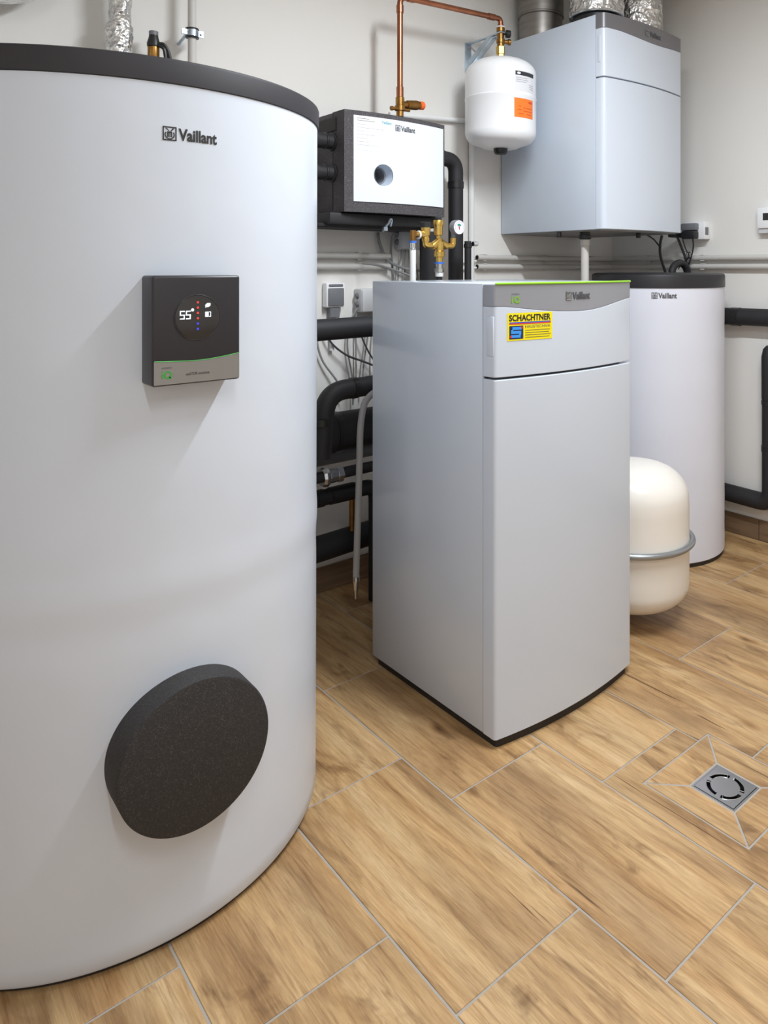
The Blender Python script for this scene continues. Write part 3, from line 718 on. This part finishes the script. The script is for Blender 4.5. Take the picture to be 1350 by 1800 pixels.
PX, PY = 1.614, 2.340
t = root('copper_pipe', 'copper pipe rising from the pump module and running to the white vessel', 'pipe', (PX, PY, 1.80))
part('pipe', B().tube(fillet([(PX,PY,1.888),(PX,PY,2.268),(2.131,PY,2.300),(2.131,PY,2.262)], 0.030, 8), 0.0112, 18), 'copper', t)
for p, ax, L_ in (((PX,PY,1.885),(0,0,1),0.040), ((PX,PY,2.205),(0,0,1),0.030), ((1.648,PY,2.270),(1,0,0.062),0.03), ((2.060,PY,2.2955),(1,0,0.062),0.035), ((2.131,PY,2.245),(0,0,1),0.030)):
    part('fitting_sleeve', B().turned(p, ax, [(0,0.0125),(0.001,0.0138),(L_-0.001,0.0138),(L_,0.0125)], 18), 'copper', t)
t = root('relief_valve', 'bronze relief valve with orange cap on top of the pump module', 'valve', (PX, PY, 1.815))
part('valve_body', B().turned((PX,PY,1.812), (0,0,1), [(0,0.014),(0.020,0.014),(0.022,0.020),(0.040,0.020),(0.042,0.0165),(0.072,0.0165),(0.074,0.014)], 20), 'bronze', t)
part('spout', B().turned((PX,PY,1.858), (1,0,0.10), [(0,0.013),(0.03,0.013),(0.032,0.017),(0.075,0.019),(0.090,0.015)], 18), 'bronze', t)
part('cap', B().turned((PX+0.090,PY,1.867), (1,0,0.10), [(0,0.016),(0.018,0.016),(0.021,0.013)], 18), 'orangecap', t, 'orange end cap')
part('lever', B().cyl((PX-0.036,PY-0.005,1.838), (PX+0.036,PY-0.012,1.838), 0.006, 10).cyl((PX-0.036,PY-0.005,1.838),(PX-0.044,PY-0.005,1.836),0.009,10), 'bronze', t)
t = root('cap_valve', 'bronze cap valve joining the copper pipe to the white vessel', 'valve', (2.131, 2.340, 2.185))
part('valve_body', B().turned((2.131,2.340,2.183), (0,0,1), [(0,0.015),(0.012,0.015),(0.014,0.0185),(0.030,0.0185),(0.032,0.015),(0.060,0.015),(0.062,0.018),(0.078,0.018)], 18), 'bronze', t)
part('drain_tap', B().turned((2.131,2.340,2.203), (0.9,-0.45,0), [(0,0.009),(0.030,0.009),(0.032,0.013),(0.044,0.013),(0.046,0.008)], 14), 'bronze', t)
part('knob', B().turned((2.131,2.340,2.238), (0.9,-0.45,0), [(0,0.006),(0.022,0.006),(0.024,0.017),(0.042,0.016),(0.044,0.012)], 18), 'blackplastic', t)
part('tape_band', B().torus((2.131,2.340,2.264), (0,0,1), 0.0175, 0.003, 24, 6), 'whitepipe', t)

# ------------------------------------------------------------ wall pump module in black foam
def radial(b, x0, x1, z0, z1, hx, hz, hr, f, n=64, rows=5):
    """sheet with a round hole, laid on f(x, z)"""
    rings = []
    for k in range(rows+1):
        t = k/rows; ring = []
        for i in range(n):
            a = 2*PI*i/n; dx, dz = math.cos(a), math.sin(a)
            m = min(((x1-hx)/dx if dx > 1e-9 else (x0-hx)/dx if dx < -1e-9 else 1e9), ((z1-hz)/dz if dz > 1e-9 else (z0-hz)/dz if dz < -1e-9 else 1e9))
            r = hr+(m-hr)*t; ring.append(b.bm.verts.new(f(hx+dx*r, hz+dz*r)))
        rings.append(ring)
    cor = []
    for r0, r1 in zip(rings, rings[1:]):
        for i in range(n): b.bm.faces.new((r0[i], r0[(i+1)%n], r1[(i+1)%n], r1[i]))
    o = rings[-1]                                   # fill the clipped corners
    for i in range(n):
        p, q = o[i].co, o[(i+1)%n].co
        if abs(p.x-q.x) > 1e-5 and abs(p.z-q.z) > 1e-5:
            cx = x0 if min(abs(p.x-x0), abs(q.x-x0)) < 1e-5 else x1
            cz = z0 if min(abs(p.z-z0), abs(q.z-z0)) < 1e-5 else z1
            b.bm.faces.new((o[i], b.bm.verts.new(f(cx, cz)), o[(i+1)%n]))
    return rings
def make_module():
    t = root('pump_module', 'wall-mounted pump module in black foam with a white front cover', 'pump module', (1.605, 2.45, 1.39))
    x0, x1, z0, z1 = 1.378, 1.833, 1.440, 1.808
    xm = (x0+x1)/2; hw = (x1-x0)/2
    fy = lambda x: 2.347-0.028*(1-((x-xm)/hw)**2)
    hx, hz, hr = 1.527, 1.580, 0.040
    b = B(); b.box(x0, x1, 2.42, 2.548, z0, z1, 0.006, 2)
    radial(b, x0, x1, z0, z1, hx, hz, hr+0.012, lambda x, z: Vector((x, fy(x), z)), 96)
    n = 24
    for z in (z0, z1):
        for i in range(n):
            a, c = x0+(x1-x0)*i/n, x0+(x1-x0)*(i+1)/n
            b.bm.faces.new([b.bm.verts.new(p) for p in ((a,fy(a),z),(c,fy(c),z),(c,2.43,z),(a,2.43,z))])
    for x in (x0, x1):
        b.bm.faces.new([b.bm.verts.new(p) for p in ((x,fy(x),z0),(x,fy(x),z1),(x,2.43,z1),(x,2.43,z0))])
    bmesh.ops.remove_doubles(b.bm, verts=b.bm.verts[:], dist=0.0004)
    part('foam_casing', b, 'epp2', t)
    part('side_rib', B().box(x0-0.004, x0+0.01, 2.40, 2.54, 1.735, 1.790, 0.004, 1), 'epp', t)
    fc = B(); px0, px1, pz0, pz1 = 1.410, 1.822, 1.478, 1.790
    rg = radial(fc, px0, px1, pz0, pz1, hx, hz, hr, lambda x, z: Vector((x, fy(x)-0.004, z)), 96)
    for k in range(24):
        a, c = px0+(px1-px0)*k/24, px0+(px1-px0)*(k+1)/24
        for z in (pz0, pz1): fc.bm.faces.new([fc.bm.verts.new(p) for p in ((a,fy(a)-0.004,z),(c,fy(c)-0.004,z),(c,fy(c)+0.001,z),(a,fy(a)+0.001,z))])
    for x in (px0, px1): fc.bm.faces.new([fc.bm.verts.new(p) for p in ((x,fy(x)-0.004,pz0),(x,fy(x)-0.004,pz1),(x,fy(x)+0.001,pz1),(x,fy(x)+0.001,pz0))])
    o = part('front_cover', fc, 'frontwhite', t, 'white front cover with a round hole')
    yh = fy(hx)-0.004
    part('recess_sleeve', B().turned((hx,yh,hz), (0,1,0), [(0,hr),(0.004,hr*0.97),(0.040,hr*0.80),(0.042,hr*0.74)], 48, False), 'recess', o)
    part('sight_tube', B().turned((hx,yh+0.036,hz), (0,1,0), [(0.0,hr*0.80),(0.0,hr*0.66),(0.05,hr*0.62),(0.051,0.002)], 48, False), 'greyplastic', o)
    s = s_curve(lambda x: fy(x)-0.004)
    part('logo', D(s, 0.0008).logo(1.5760, 1.6680, 1.7490, 0.0235), 'ink2', o, 'grey maker logo lettering')
    sh = part('paper_sheet', D(s, 0.0006).rect(1.4160, 1.5720, 1.6650, 1.7880, 10), 'whitepaint', o)
    part('teal_lettering', D(s, 0.0010).text('Vaillant', 1.5180, 1.5600, 1.7685, 1.7800, 0.02), 'teal', sh)
    for i in range(2):
        part('print_line', D(s, 0.0010).rect(1.4220, (1.468, 1.490)[i], 1.7790-0.0075*i, 1.7805-0.0075*i, 6), 'ink2', sh)
    for i in range(7):
        part('print_line', D(s, 0.0010).rect(1.4220, (1.46,1.53,1.45,1.49,1.46,1.47,1.50)[i], 1.758-0.0125*i, 1.7592-0.0125*i, 6), 'paper2', sh)
    part('drip_tray', B().box(1.33, 1.815, 2.365, 2.548, 1.396, 1.437, 0.006, 2).box(1.30, 1.80, 2.40, 2.548, 1.384, 1.400, 0.004, 1), 'rubber', t)
    for z in (1.700, 1.585):
        u = part('side_union', B().turned((1.382,2.43,z), (-1,0,0), [(0,0.034),(0.010,0.034),(0.012,0.028),(0.075,0.028),(0.077,0.036),(0.10,0.036),(0.102,0.030),(0.20,0.030)], 24), 'rubber', t)
        part('union_nut', B().torus((1.345,2.43,z), (1,0,0), 0.028, 0.004, 28, 8), 'blackplastic', u)
make_module()
single('cable_hook', B().tube(spline([(1.578,2.35,1.394),(1.580,2.345,1.414),(1.572,2.343,1.420),(1.566,2.345,1.405),(1.556,2.35,1.392)]), 0.005, 8).box(1.544,1.562,2.342,2.358,1.374,1.392,0.002,1), 'zinc', (1.56,2.35,1.38), 'small zinc hook under the pump module tray', 'hook')

# ------------------------------------------------------------ brass safety group with gauge
def make_safety():
    Y = 2.10
    t = root('safety_group', 'brass boiler safety group with round pressure gauge behind the heat pump', 'valve', (1.617, Y, 1.20))
    part('manifold', B().tube(fillet([(1.557,Y,1.335),(1.557,Y,1.316),(1.600,Y,1.316)],0.010,6), 0.0112, 16).tube(fillet([(1.636,Y,1.316),(1.680,Y,1.317),(1.680,Y,1.345)],0.010,6), 0.0105, 16)
         .tube([(1.585,Y,1.313),(1.617,Y,1.335),(1.649,Y,1.313)], 0.0130, 14).turned((1.617,Y,1.255), (0,0,1), [(0,0.0125),(0.020,0.0125),(0.022,0.0195),(0.040,0.0195),(0.044,0.015),(0.075,0.018),(0.084,0.010)], 20), 'brass', t)
    part('air_vent', B().turned((1.6125,Y,1.336), (0,0,1), [(0,0.007),(0.016,0.008),(0.018,0.0165),(0.052,0.0165),(0.053,0.0200),(0.062,0.0205),(0.070,0.0185),(0.071,0.012)], 24), 'brass', t)
    part('vent_cap', B().turned((1.6125,Y,1.406), (0,0,1), [(0,0.012),(0.010,0.012),(0.012,0.008)], 16), 'blackplastic', t)
    part('safety_valve', B().turned((1.557,Y,1.330), (0,0,1), [(0,0.0135),(0.010,0.0135),(0.012,0.0118),(0.020,0.0118),(0.022,0.0150),(0.036,0.0165),(0.048,0.0175),(0.050,0.014)], 18).turned((1.557,Y,1.354), (-1,0,0), [(0,0.013),(0.026,0.013),(0.028,0.010),(0.045,0.010)], 16), 'brass', t)
    part('valve_knob', B().turned((1.557,Y,1.378), (0,0,1), [(0,0.0175),(0.018,0.0175),(0.020,0.015)], 12), 'blackplastic', t)
    part('sealing_ring', B().torus((1.527,Y,1.352), (1,0,0), 0.012, 0.0035, 24, 8), 'whitepipe', t)
    part('outlet_elbow', B().tube(fillet([(1.520,Y,1.352),(1.502,Y,1.352),(1.502,Y,1.330)],0.006,5), 0.0098, 14).turned((1.502,Y,1.345),(0,0,1),[(0,0.0105),(0.022,0.0105)],14), 'bronze', t)
    g = part('pressure_gauge', B().turned((1.684,Y-0.030,1.383), (0,1,0), [(0,0.0255),(0.002,0.0268),(0.024,0.0268),(0.026,0.022),(0.034,0.010)], 36).turned((1.680,Y,1.344),(0,0,1),[(0,0.0085),(0.02,0.0085)],12), 'greyplastic', t)
    f = s_plane(Y-0.030)
    part('dial', D(f, 0.0005).disc(1.684, 1.383, 0.0245, 36), 'dial', g, 'white dial with red and green sector')
    part('green_sector', D(f, 0.0010).annulus(1.683, 1.385, 0.003, 0.0105, 12, R(20), R(150)), 'dialgreen', g)
    part('red_sector', D(f, 0.0012).poly([(1.6795,1.386),(1.6865,1.386),(1.686,1.375),(1.6845,1.372)]), 'dialred', g)
    part('dial_marks', D(f, 0.0010).annulus(1.684, 1.383, 0.0190, 0.0198, 30, R(-40), R(220)), 'ink2', g)
    part('blue_ring', B().turned((1.617,Y,1.251), (0,0,1), [(0,0.0170),(0.007,0.0170)], 20), 'bluering', t)
    part('steel_nut', B().turned((1.617,Y,1.222), (0,0,1), [(0,0.0175),(0.013,0.0175),(0.014,0.0125),(0.030,0.0125)], 8), 'chrome', t, ang=20)
    part('white_sleeve', B().turned((1.617,Y,1.206), (0,0,1), [(0,0.0140),(0.018,0.0145)], 18), 'whitepipe', t)
    part('feed_pipe', B().tube(fillet([(1.617,Y,1.208),(1.617,Y,0.95),(1.617,1.99,0.95)],0.05,6), 0.011, 12), 'rubber', t)
    w_ = root('overflow_pipe', 'white plastic overflow pipe with a blue ring rising behind the heat pump', 'pipe', (1.502, Y, 0))
    part('pipe', B().cyl((1.502,Y,0.004),(1.502,Y,1.302),0.0108,18), 'whitepipe', w_)
    part('pipe_socket', B().turned((1.502,Y,1.300),(0,0,1),[(0,0.0122),(0.004,0.0122),(0.005,0.0098),(0.024,0.0098)],18), 'chrome', w_)
    part('blue_ring', B().turned((1.502,Y,1.323),(0,0,1),[(0,0.0130),(0.007,0.0130)],18), 'bluering', w_)
make_safety()

# ------------------------------------------------------------ insulated pipes
def pipe(pts, r, label, rad=0.07, m='rubber', name='insulated_pipe', cat='pipe', n=22, bands=(), bandm='tape', group=None):
    t = root(name, label, cat, Vector(pts[0]), group)
    part('insulation' if m == 'rubber' else 'pipe', B().tube(fillet(pts, rad, 10), r, n), m, t)
    for p, ax, L_ in bands:
        part('joint_band', B().turned(p, ax, [(0, r+0.0005), (0.001, r+0.003), (L_-0.001, r+0.003), (L_, r+0.0005)], n), bandm, t)
    return t
pipe([(1.836,2.43,1.690),(1.958,2.43,1.690),(1.958,2.43,0.60),(1.958,2.00,0.60)], 0.0315, 'black insulated pipe bending down from the right side of the pump module', 0.055,
     bands=[((1.862,2.43,1.690),(1,0,0),0.03), ((1.958,2.43,1.600),(0,0,-1),0.03)])
pipe([(1.800,2.40,1.382),(1.800,2.40,0.75),(1.800,1.99,0.75)], 0.041, 'thick black insulated pipe dropping from under the pump module', 0.06)
pipe([(1.916,2.30,1.345),(1.916,2.30,0.85),(1.916,1.995,0.85)], 0.014, 'thin black pipe with a steel clamp beside the brass safety group', 0.05, bands=[((1.916,2.30,1.318),(0,0,1),0.016)])
single('pipe_clamp', B().turned((1.934,2.29,1.334),(1,0,0),[(0,0.010),(0.020,0.010),(0.024,0.007)],14), 'chrome', (1.94,2.29,1.334), 'small chrome clamp end at the thin black pipe', 'clamp')
pipe([(0.80,2.20,1.028),(1.70,2.20,1.038),(1.70,2.555,1.038)], 0.0360, 'black insulated pipe crossing level between the storage tank and the heat pump', 0.06)
pipe([(1.72,2.24,0.832),(1.245,2.24,0.818),(1.225,2.24,0.60)], 0.0340, 'black insulated pipe with an elbow below the level crossing pipe', 0.075,
     bands=[((1.342,2.24,0.8215),(1,0,0.02),0.02), ((1.226,2.24,0.735),(0,0,-1),0.025)])
pipe([(0.98,2.555,0.645),(0.98,2.37,0.645),(1.72,2.37,0.649)], 0.070, 'thickest black pipe in the dark gap beside the heat pump', 0.05, bands=[((1.335,2.37,0.647),(1,0,0.005),0.03)])
pipe([(1.08,2.557,0.540),(1.08,2.45,0.540),(1.72,2.45,0.544)], 0.030, 'grey pipe low in the gap under the thickest black pipe', 0.05, m='greyplastic', name='grey_pipe')
pipe([(0.95,2.36,0.423),(1.52,2.36,0.426),(1.52,2.36,0.003)], 0.028, 'black pipe with foil tape low in the gap beside the heat pump', 0.05, bands=[((1.325,2.36,0.425),(1,0,0.005),0.10), ((1.27,2.36,0.425),(1,0,0.005),0.03)], bandm='tape')
pipe([(0.96,2.45,0.197),(2.05,2.45,0.235)], 0.046, 'lowest black insulated pipe along the back wall', 0.05)
t = root('pipe_union', 'shiny steel union in the gap beside the storage tank', 'pipe fitting', (1.298, 2.31, 0.50))
part('flange', B().turned((1.265,2.31,0.512),(1,0,0),[(0,0.030),(0.010,0.034),(0.022,0.034),(0.030,0.026),(0.060,0.024)],10), 'steel', t, ang=20)
part('nut', B().turned((1.325,2.31,0.512),(1,0,0),[(0,0.028),(0.020,0.028)],6), 'steel', t, ang=20)
part('stub', B().tube(fillet([(1.0,2.557,0.512),(1.0,2.31,0.512),(1.62,2.31,0.516)],0.05,6),0.019,14), 'rubber', t)
# grey hose hanging in the gap
t = root('drain_hose', 'light grey hose curving down in the gap beside the heat pump', 'hose', (1.32, 2.17, 0.12))
part('hose', B().tube(spline([(1.50,1.992,0.86),(1.46,2.06,0.85),(1.40,2.15,0.820),(1.362,2.17,0.790),(1.344,2.17,0.748),(1.335,2.17,0.682),(1.333,2.17,0.605),(1.330,2.17,0.510),(1.319,2.17,0.200)], 10), 0.0112, 14), 'greyhose', t)
part('hose_nozzle', B().turned((1.319,2.17,0.200),(0,0,-1),[(0,0.013),(0.015,0.014),(0.017,0.010),(0.045,0.009),(0.047,0.006),(0.075,0.005)],14), 'chrome', t)
single('pipe_stub', B().cyl((1.448,2.41,0.262),(1.448,2.41,0.388),0.011,14), 'bronze', (1.448,2.41,0.262), 'short dull brown pipe stub in the gap behind the grey hose', 'pipe')
# right wall pipes
pipe([(3.098,2.30,1.008),(3.098,0.9,1.024)], 0.0395, 'black insulated pipe level along the right wall', 0.05, bands=[((3.098,1.815,1.0128),(0,-1,0.011),0.045)])
tt = pipe([(3.098,2.30,0.205),(3.098,1.622,0.192),(3.098,1.622,0.70)], 0.0390, 'black insulated pipe turning upwards low at the right wall', 0.06,
     bands=[((3.098,1.622,0.42),(0,0,1),0.03), ((3.098,1.622,0.630),(0,0,1),0.02)])
part('end_sleeve', B().turned((3.098,1.622,0.652),(0,0,1),[(0,0.036),(0.004,0.0405),(0.19,0.0410),(0.225,0.034),(0.24,0.02)],24), 'rubber', tt)

# ------------------------------------------------------------ twin wall conduits, clips, boxes, switches
def conduit(p0, p1, label, clips, r=0.0128, ax='x', m='greypipe'):
    t = root('wall_conduit', label, 'conduit', Vector(p0), 'twin conduits along the walls')
    part('pipe', B().tube([p0, p1], r, 16), m, t)
    for c in clips:
        b = B()
        if ax == 'x': b.box(c-0.010, c+0.010, p0[1]-0.004, VW-0.0005, p0[2]-r-0.003, p0[2]-r+0.002, 0.001, 1).box(c-0.010, c+0.010, p0[1]-0.008, VW-0.0005, p0[2]+r-0.001, p0[2]+r+0.003, 0.001, 1)
        else: b.box(p0[0]-0.008, UW-0.0005, c-0.010, c+0.010, p0[2]-r-0.003, p0[2]-r+0.002, 0.001, 1).box(p0[0]-0.008, UW-0.0005, c-0.010, c+0.010, p0[2]+r-0.001, p0[2]+r+0.003, 0.001, 1)
        part('clip', b, 'greypipe', t)
    return t
for i, z in enumerate((1.284, 1.2425)):
    w_ = ('upper', 'lower')[i]
    conduit((1.00,2.540,z), (1.700,2.540,z), w_+' grey conduit on the back wall between the storage tank and the brass safety group', (1.20, 1.56))
    c_ = conduit((2.170,2.540,z), (3.135,2.540,z), w_+' grey conduit on the back wall under the wall-hung unit', (2.215, 2.62, 2.95))
    part('dark_mouth', B().cyl((2.1685,2.540,z),(2.1700,2.540,z),0.0098,14), 'void', c_)
    conduit((3.124,2.10-0.05,z+0.0015), (3.124,0.60,z+0.0015), w_+' white conduit along the right wall', (1.985, 1.30), ax='y')
    conduit((3.124,2.535,z+0.0015), (3.124,2.150,z+0.0015), w_+' short grey conduit on the right wall behind the buffer tank', (2.30,), ax='y')
for i, (z, r) in enumerate(((1.262, 0.008), (1.232, 0.008))):
    single('wall_cable', B().cyl((2.07,2.548,z),(2.168,2.545,z+0.006),r*0.7,10), 'whitepipe', (2.1,2.548,z), ('upper', 'lower')[i]+' short white cable leading into the conduit ends', 'cable')
pipe([(2.139,2.542,1.02),(2.139,2.542,2.00)], 0.0125, 'white vertical conduit on the back wall below the small white vessel', 0.02, m='whitepipe', name='wall_conduit', cat='conduit', n=16)
pipe([(1.700,2.542,1.862),(2.125,2.542,1.893)], 0.0110, 'white conduit running level on the wall behind the copper pipe', 0.02, m='whitepipe', name='wall_conduit', cat='conduit', n=16)

t = root('light_switch', 'grey rocker switch in a white frame on the wall beside the storage tank', 'switch', (1.446, 2.552, 1.13))
part('switch_box', B().box(1.406, 1.487, 2.525, 2.5595, 1.086, 1.180, 0.006, 2), 'whitepaint', t)
part('rocker', B().box(1.413, 1.480, 2.519, 2.530, 1.092, 1.160, 0.004, 2), 'greyplastic', t)
part('label_strip', B().box(1.416, 1.477, 2.522, 2.530, 1.165, 1.175, 0.002, 1), 'greyplastic', t)
part('cable_gland', B().box(1.425, 1.467, 2.530, 2.559, 1.045, 1.087, 0.003, 1), 'greyplastic', t)
part('conduit', B().cyl((1.440,2.545,0.92),(1.440,2.545,1.05),0.009,12), 'whitepipe', t)
def jbox(x0, x1, z0, z1, label, dep):
    t = root('junction_box', label, 'junction box', ((x0+x1)/2, VW-dep/2, (z0+z1)/2), 'junction boxes on the back wall')
    part('box', B().box(x0, x1, VW-dep, VW-0.0005, z0, z1, 0.006, 2), 'boxgrey', t)
    part('cover', B().box(x0+0.003, x1-0.003, VW-dep-0.006, VW-dep+0.002, z0+0.003, z1-0.003, 0.004, 2), 'boxgrey', t)
    for k in range(2): part('grommet', B().turned((x0+0.004, VW-dep*0.5, z0+(z1-z0)*(0.35+0.35*k)), (-1,0,0), [(0,0.013),(0.006,0.013),(0.012,0.007)], 14), 'greyplastic', t)
jbox(1.545, 1.66, 1.062, 1.155, 'light grey junction box at the heat pump\'s rear edge', 0.055)
jbox(1.735, 1.835, 1.312, 1.402, 'grey junction box under the pump module tray', 0.05)

def cable(pts, label, r=0.0035, m='cable', name='cable', group='thin cables behind the heat pump'):
    return single(name, B().tube(spline(pts, 8), r, 8), m, Vector(pts[0]), label, 'cable', group)
cable([(1.655,2.552,1.378),(1.650,2.545,1.365),(1.656,2.54,1.330),(1.69,2.535,1.268),(1.76,2.52,1.235),(1.84,2.50,1.215),(1.90,2.50,1.10)], 'thick grey cable looping from under the pump module tray', 0.006)
cable([(1.722,2.52,1.380),(1.706,2.53,1.362),(1.715,2.55,1.30),(1.722,2.55,1.24),(1.745,2.55,1.0)], 'grey cable leaving the left side of the upper junction box', 0.004)
for i, x in enumerate((1.752, 1.772, 1.792, 1.812)):
    cable([(x,2.53,1.312),(x+0.003,2.535,1.28),(x+0.012*(i-1),2.535,1.22),(x+0.02*(i-1),2.53,1.0)], ['first', 'second', 'third', 'fourth'][i]+' thin grey cable hanging from the upper junction box, counted from the left', 0.003)
cable([(1.50,2.545,1.235),(1.60,2.53,1.252),(1.70,2.52,1.232),(1.80,2.49,1.19),(1.86,2.45,1.12)], 'pale grey cable crossing below the twin conduits', 0.0045)
cable([(1.578,2.53,1.10),(1.545,2.53,1.08),(1.515,2.535,1.02),(1.505,2.54,0.93),(1.528,2.54,0.80),(1.53,2.54,0.70)], 'grey cable curving down from the junction box beside the heat pump', 0.0032)
cable([(1.38,2.54,1.00),(1.376,2.54,0.95),(1.40,2.54,0.88),(1.455,2.53,0.80),(1.48,2.53,0.74)], 'grey cable next to the storage tank under the level black pipe', 0.0042)
cable([(1.400,2.53,1.01),(1.43,2.53,0.950),(1.49,2.52,0.900),(1.56,2.51,0.870),(1.64,2.50,0.835)], 'dark cable sagging to the right under the level black pipe', 0.0042, 'cabledark')
cable([(1.545,2.54,1.08),(1.543,2.54,0.95),(1.545,2.54,0.74)], 'straight grey cable hanging near the heat pump edge', 0.0034)
cable([(1.600,2.53,1.05),(1.590,2.53,0.96),(1.572,2.53,0.85),(1.565,2.53,0.74)], 'grey cable leaning left beside the heat pump edge', 0.0034)
cable([(1.535,2.52,1.04),(1.56,2.52,0.96),(1.60,2.51,0.88),(1.66,2.51,0.82)], 'dark cable leaning right beside the heat pump edge', 0.0036, 'cabledark')
cable([(1.63,2.52,1.06),(1.618,2.52,0.95),(1.615,2.52,0.80)], 'dark cable hanging closest to the heat pump', 0.0036, 'cabledark')

# cables and connections above the buffer tank
cable([(2.955,2.10,1.392),(2.940,2.10,1.345),(2.945,2.10,1.29),(2.957,2.08,1.212)], 'black cable dropping from the wall-hung unit to the buffer tank lid', 0.0065, 'blackplastic', group='black cables above the buffer tank')
cable([(2.865,2.12,1.393),(2.905,2.11,1.372),(2.935,2.10,1.340)], 'thin black cable joining the dropping cable under the wall-hung unit', 0.0035, 'blackplastic', group='black cables above the buffer tank')
single('insulated_bend', B().tube([(2.925+0.062*math.cos(R(180-a)), 1.98, 1.212+0.048*math.sin(R(a))) for a in range(0, 181, 12)], 0.017, 16), 'rubber', (2.925,1.98,1.212), 'black insulated pipe bend arching over the buffer tank lid', 'pipe')
t = root('wall_socket', 'white socket box with black plugs on the right wall beside the wall-hung unit', 'socket', (3.12, 2.01, 1.42))
part('socket_box', B().box(3.092, UW-0.0005, 1.955, 2.075, 1.374, 1.460, 0.006, 2), 'whitepaint', t)
part('side_vent', B().box(3.098, 3.126, 1.9535, 1.957, 1.395, 1.432, 0.001, 1), 'greyplastic', t)
part('flap', B().box(3.062, 3.094, 1.985, 2.070, 1.418, 1.452, 0.006, 2), 'greyplastic', t)
part('plug', B().box(3.050, 3.094, 1.985, 2.060, 1.376, 1.416, 0.008, 2), 'blackplastic', t)
t2 = root('plug', 'black angled plug hanging left of the white socket box', 'plug', (3.05, 2.10, 1.40))
part('plug_body', B().box(3.020, 3.100, 2.075, 2.115, 1.385, 1.408, 0.007, 2), 'blackplastic', t2)
cable([(3.06,2.085,1.388),(3.07,2.07,1.34),(3.08,2.055,1.29),(3.085,2.045,1.225)], 'thick black cable below the angled plug', 0.006, 'blackplastic', group='black cables above the buffer tank')
cable([(3.07,2.005,1.378),(3.075,2.005,1.34),(3.08,2.02,1.29),(3.085,2.045,1.235)], 'thin black cable below the white socket box', 0.0035, 'blackplastic', group='black cables above the buffer tank')
cable([(3.060,2.055,1.376),(3.055,2.035,1.33),(3.060,2.02,1.29),(3.070,2.07,1.255),(3.060,2.08,1.23)], 'looped black sensor cable above the buffer tank', 0.003, 'blackplastic', group='black cables above the buffer tank')
for i, z in enumerate((1.312, 1.288, 1.262, 1.238)):
    single('wall_clip', B().box(3.108, UW-0.0005, 2.058, 2.084, z-0.006, z+0.006, 0.002, 1).cyl((3.108,2.040,z),(3.108,2.066,z),0.004,8), 'chrome', (3.12,2.07,z), ['topmost', 'second from top', 'third from top', 'lowest'][i]+' small metal clip beside the cables above the buffer tank', 'clip', 'metal clips beside the cables')
t = root('wall_controller', 'small white controller box at the right edge of the view on the right wall', 'controller', (3.12, 1.62, 1.46))
part('box', B().box(3.098, UW-0.0005, 1.540, 1.690, 1.414, 1.508, 0.005, 2), 'whitepaint', t)
part('screen', B().box(3.0960, 3.103, 1.585, 1.661, 1.450, 1.482, 0.001, 1), 'ink', t)
part('cable_gland', B().box(3.108, UW-0.002, 1.625, 1.688, 1.392, 1.414, 0.002, 1), 'boxgrey', t)
part('cable', B().tube(spline([(3.12,1.63,1.395),(3.122,1.625,1.37),(3.122,1.61,1.30)]), 0.005, 8), 'cable', t)

# ------------------------------------------------------------ floor drain
t = root('floor_drain', 'square stainless steel floor drain with four curved slots', 'drain', ((DR[0]+DR[1])/2, (DR[2]+DR[3])/2, -0.02))
dx, dy = (DR[0]+DR[1])/2, (DR[2]+DR[3])/2; h = 0.0565; zt = -0.0022
b = B()
for a, c, e, g in ((-h,h,-h,-h+0.0035),(-h,h,h-0.0035,h),(-h,-h+0.0035,-h+0.0035,h-0.0035),(h-0.0035,h,-h+0.0035,h-0.0035)):
    b.box(dx+a, dx+c, dy+e, dy+g, -0.03, zt+0.0006)
part('frame', b, 'steel', t, ang=1)
b = B(); n = 96; hp = h-0.0048; r1, r2 = 0.0335, 0.0440
def sq(a):
    c, s_ = math.cos(a), math.sin(a); k = hp/max(abs(c), abs(s_)); return c*k, s_*k
isbr = lambda i: ((i+n//16) % (n//4)) < n//16*0.6
vin = [b.bm.verts.new((dx+r1*math.cos(2*PI*(i+6)/n), dy+r1*math.sin(2*PI*(i+6)/n), zt)) for i in range(n)]
vout = [b.bm.verts.new((dx+r2*math.cos(2*PI*(i+6)/n), dy+r2*math.sin(2*PI*(i+6)/n), zt)) for i in range(n)]
vs = [b.bm.verts.new((dx+sq(2*PI*(i+6)/n)[0], dy+sq(2*PI*(i+6)/n)[1], zt)) for i in range(n)]
b.bm.faces.new(vin)
for i in range(n):
    j = (i+1) % n; b.bm.faces.new((vout[i], vs[i], vs[j], vout[j]))
    if isbr(i): b.bm.faces.new((vin[i], vout[i], vout[j], vin[j]))
pl = part('grate', b, 'steel', t, 'polished steel plate', ang=1)
for q in pl.data.polygons: q.use_smooth = False
so = pl.modifiers.new('thickness', 'SOLIDIFY'); so.thickness = 0.003; so.offset = 0
for q in range(4):
    idx = [i for i in range(n) if not isbr(i)]
    a0 = 2*PI*(6)/n + q*PI/2
    run = []; i = q*n//4
    while isbr(i % n): i += 1
    st_ = i
    while not isbr(i % n): i += 1
    A = [2*PI*(k+6)/n for k in range(st_, i+1)]
    pts = [(dx+r2*math.cos(a), dy+r2*math.sin(a), zt+0.0016) for a in A]+[(dx+r1*math.cos(a), dy+r1*math.sin(a), zt+0.0016) for a in reversed(A)]
    part('slot_rim', B().tube(pts+[pts[0]], 0.0009, 6, False), 'chrome', pl)
part('sump', B().box(dx-h+0.001, dx+h-0.001, dy-h+0.001, dy+h-0.001, -0.10, -0.032), 'void', t)
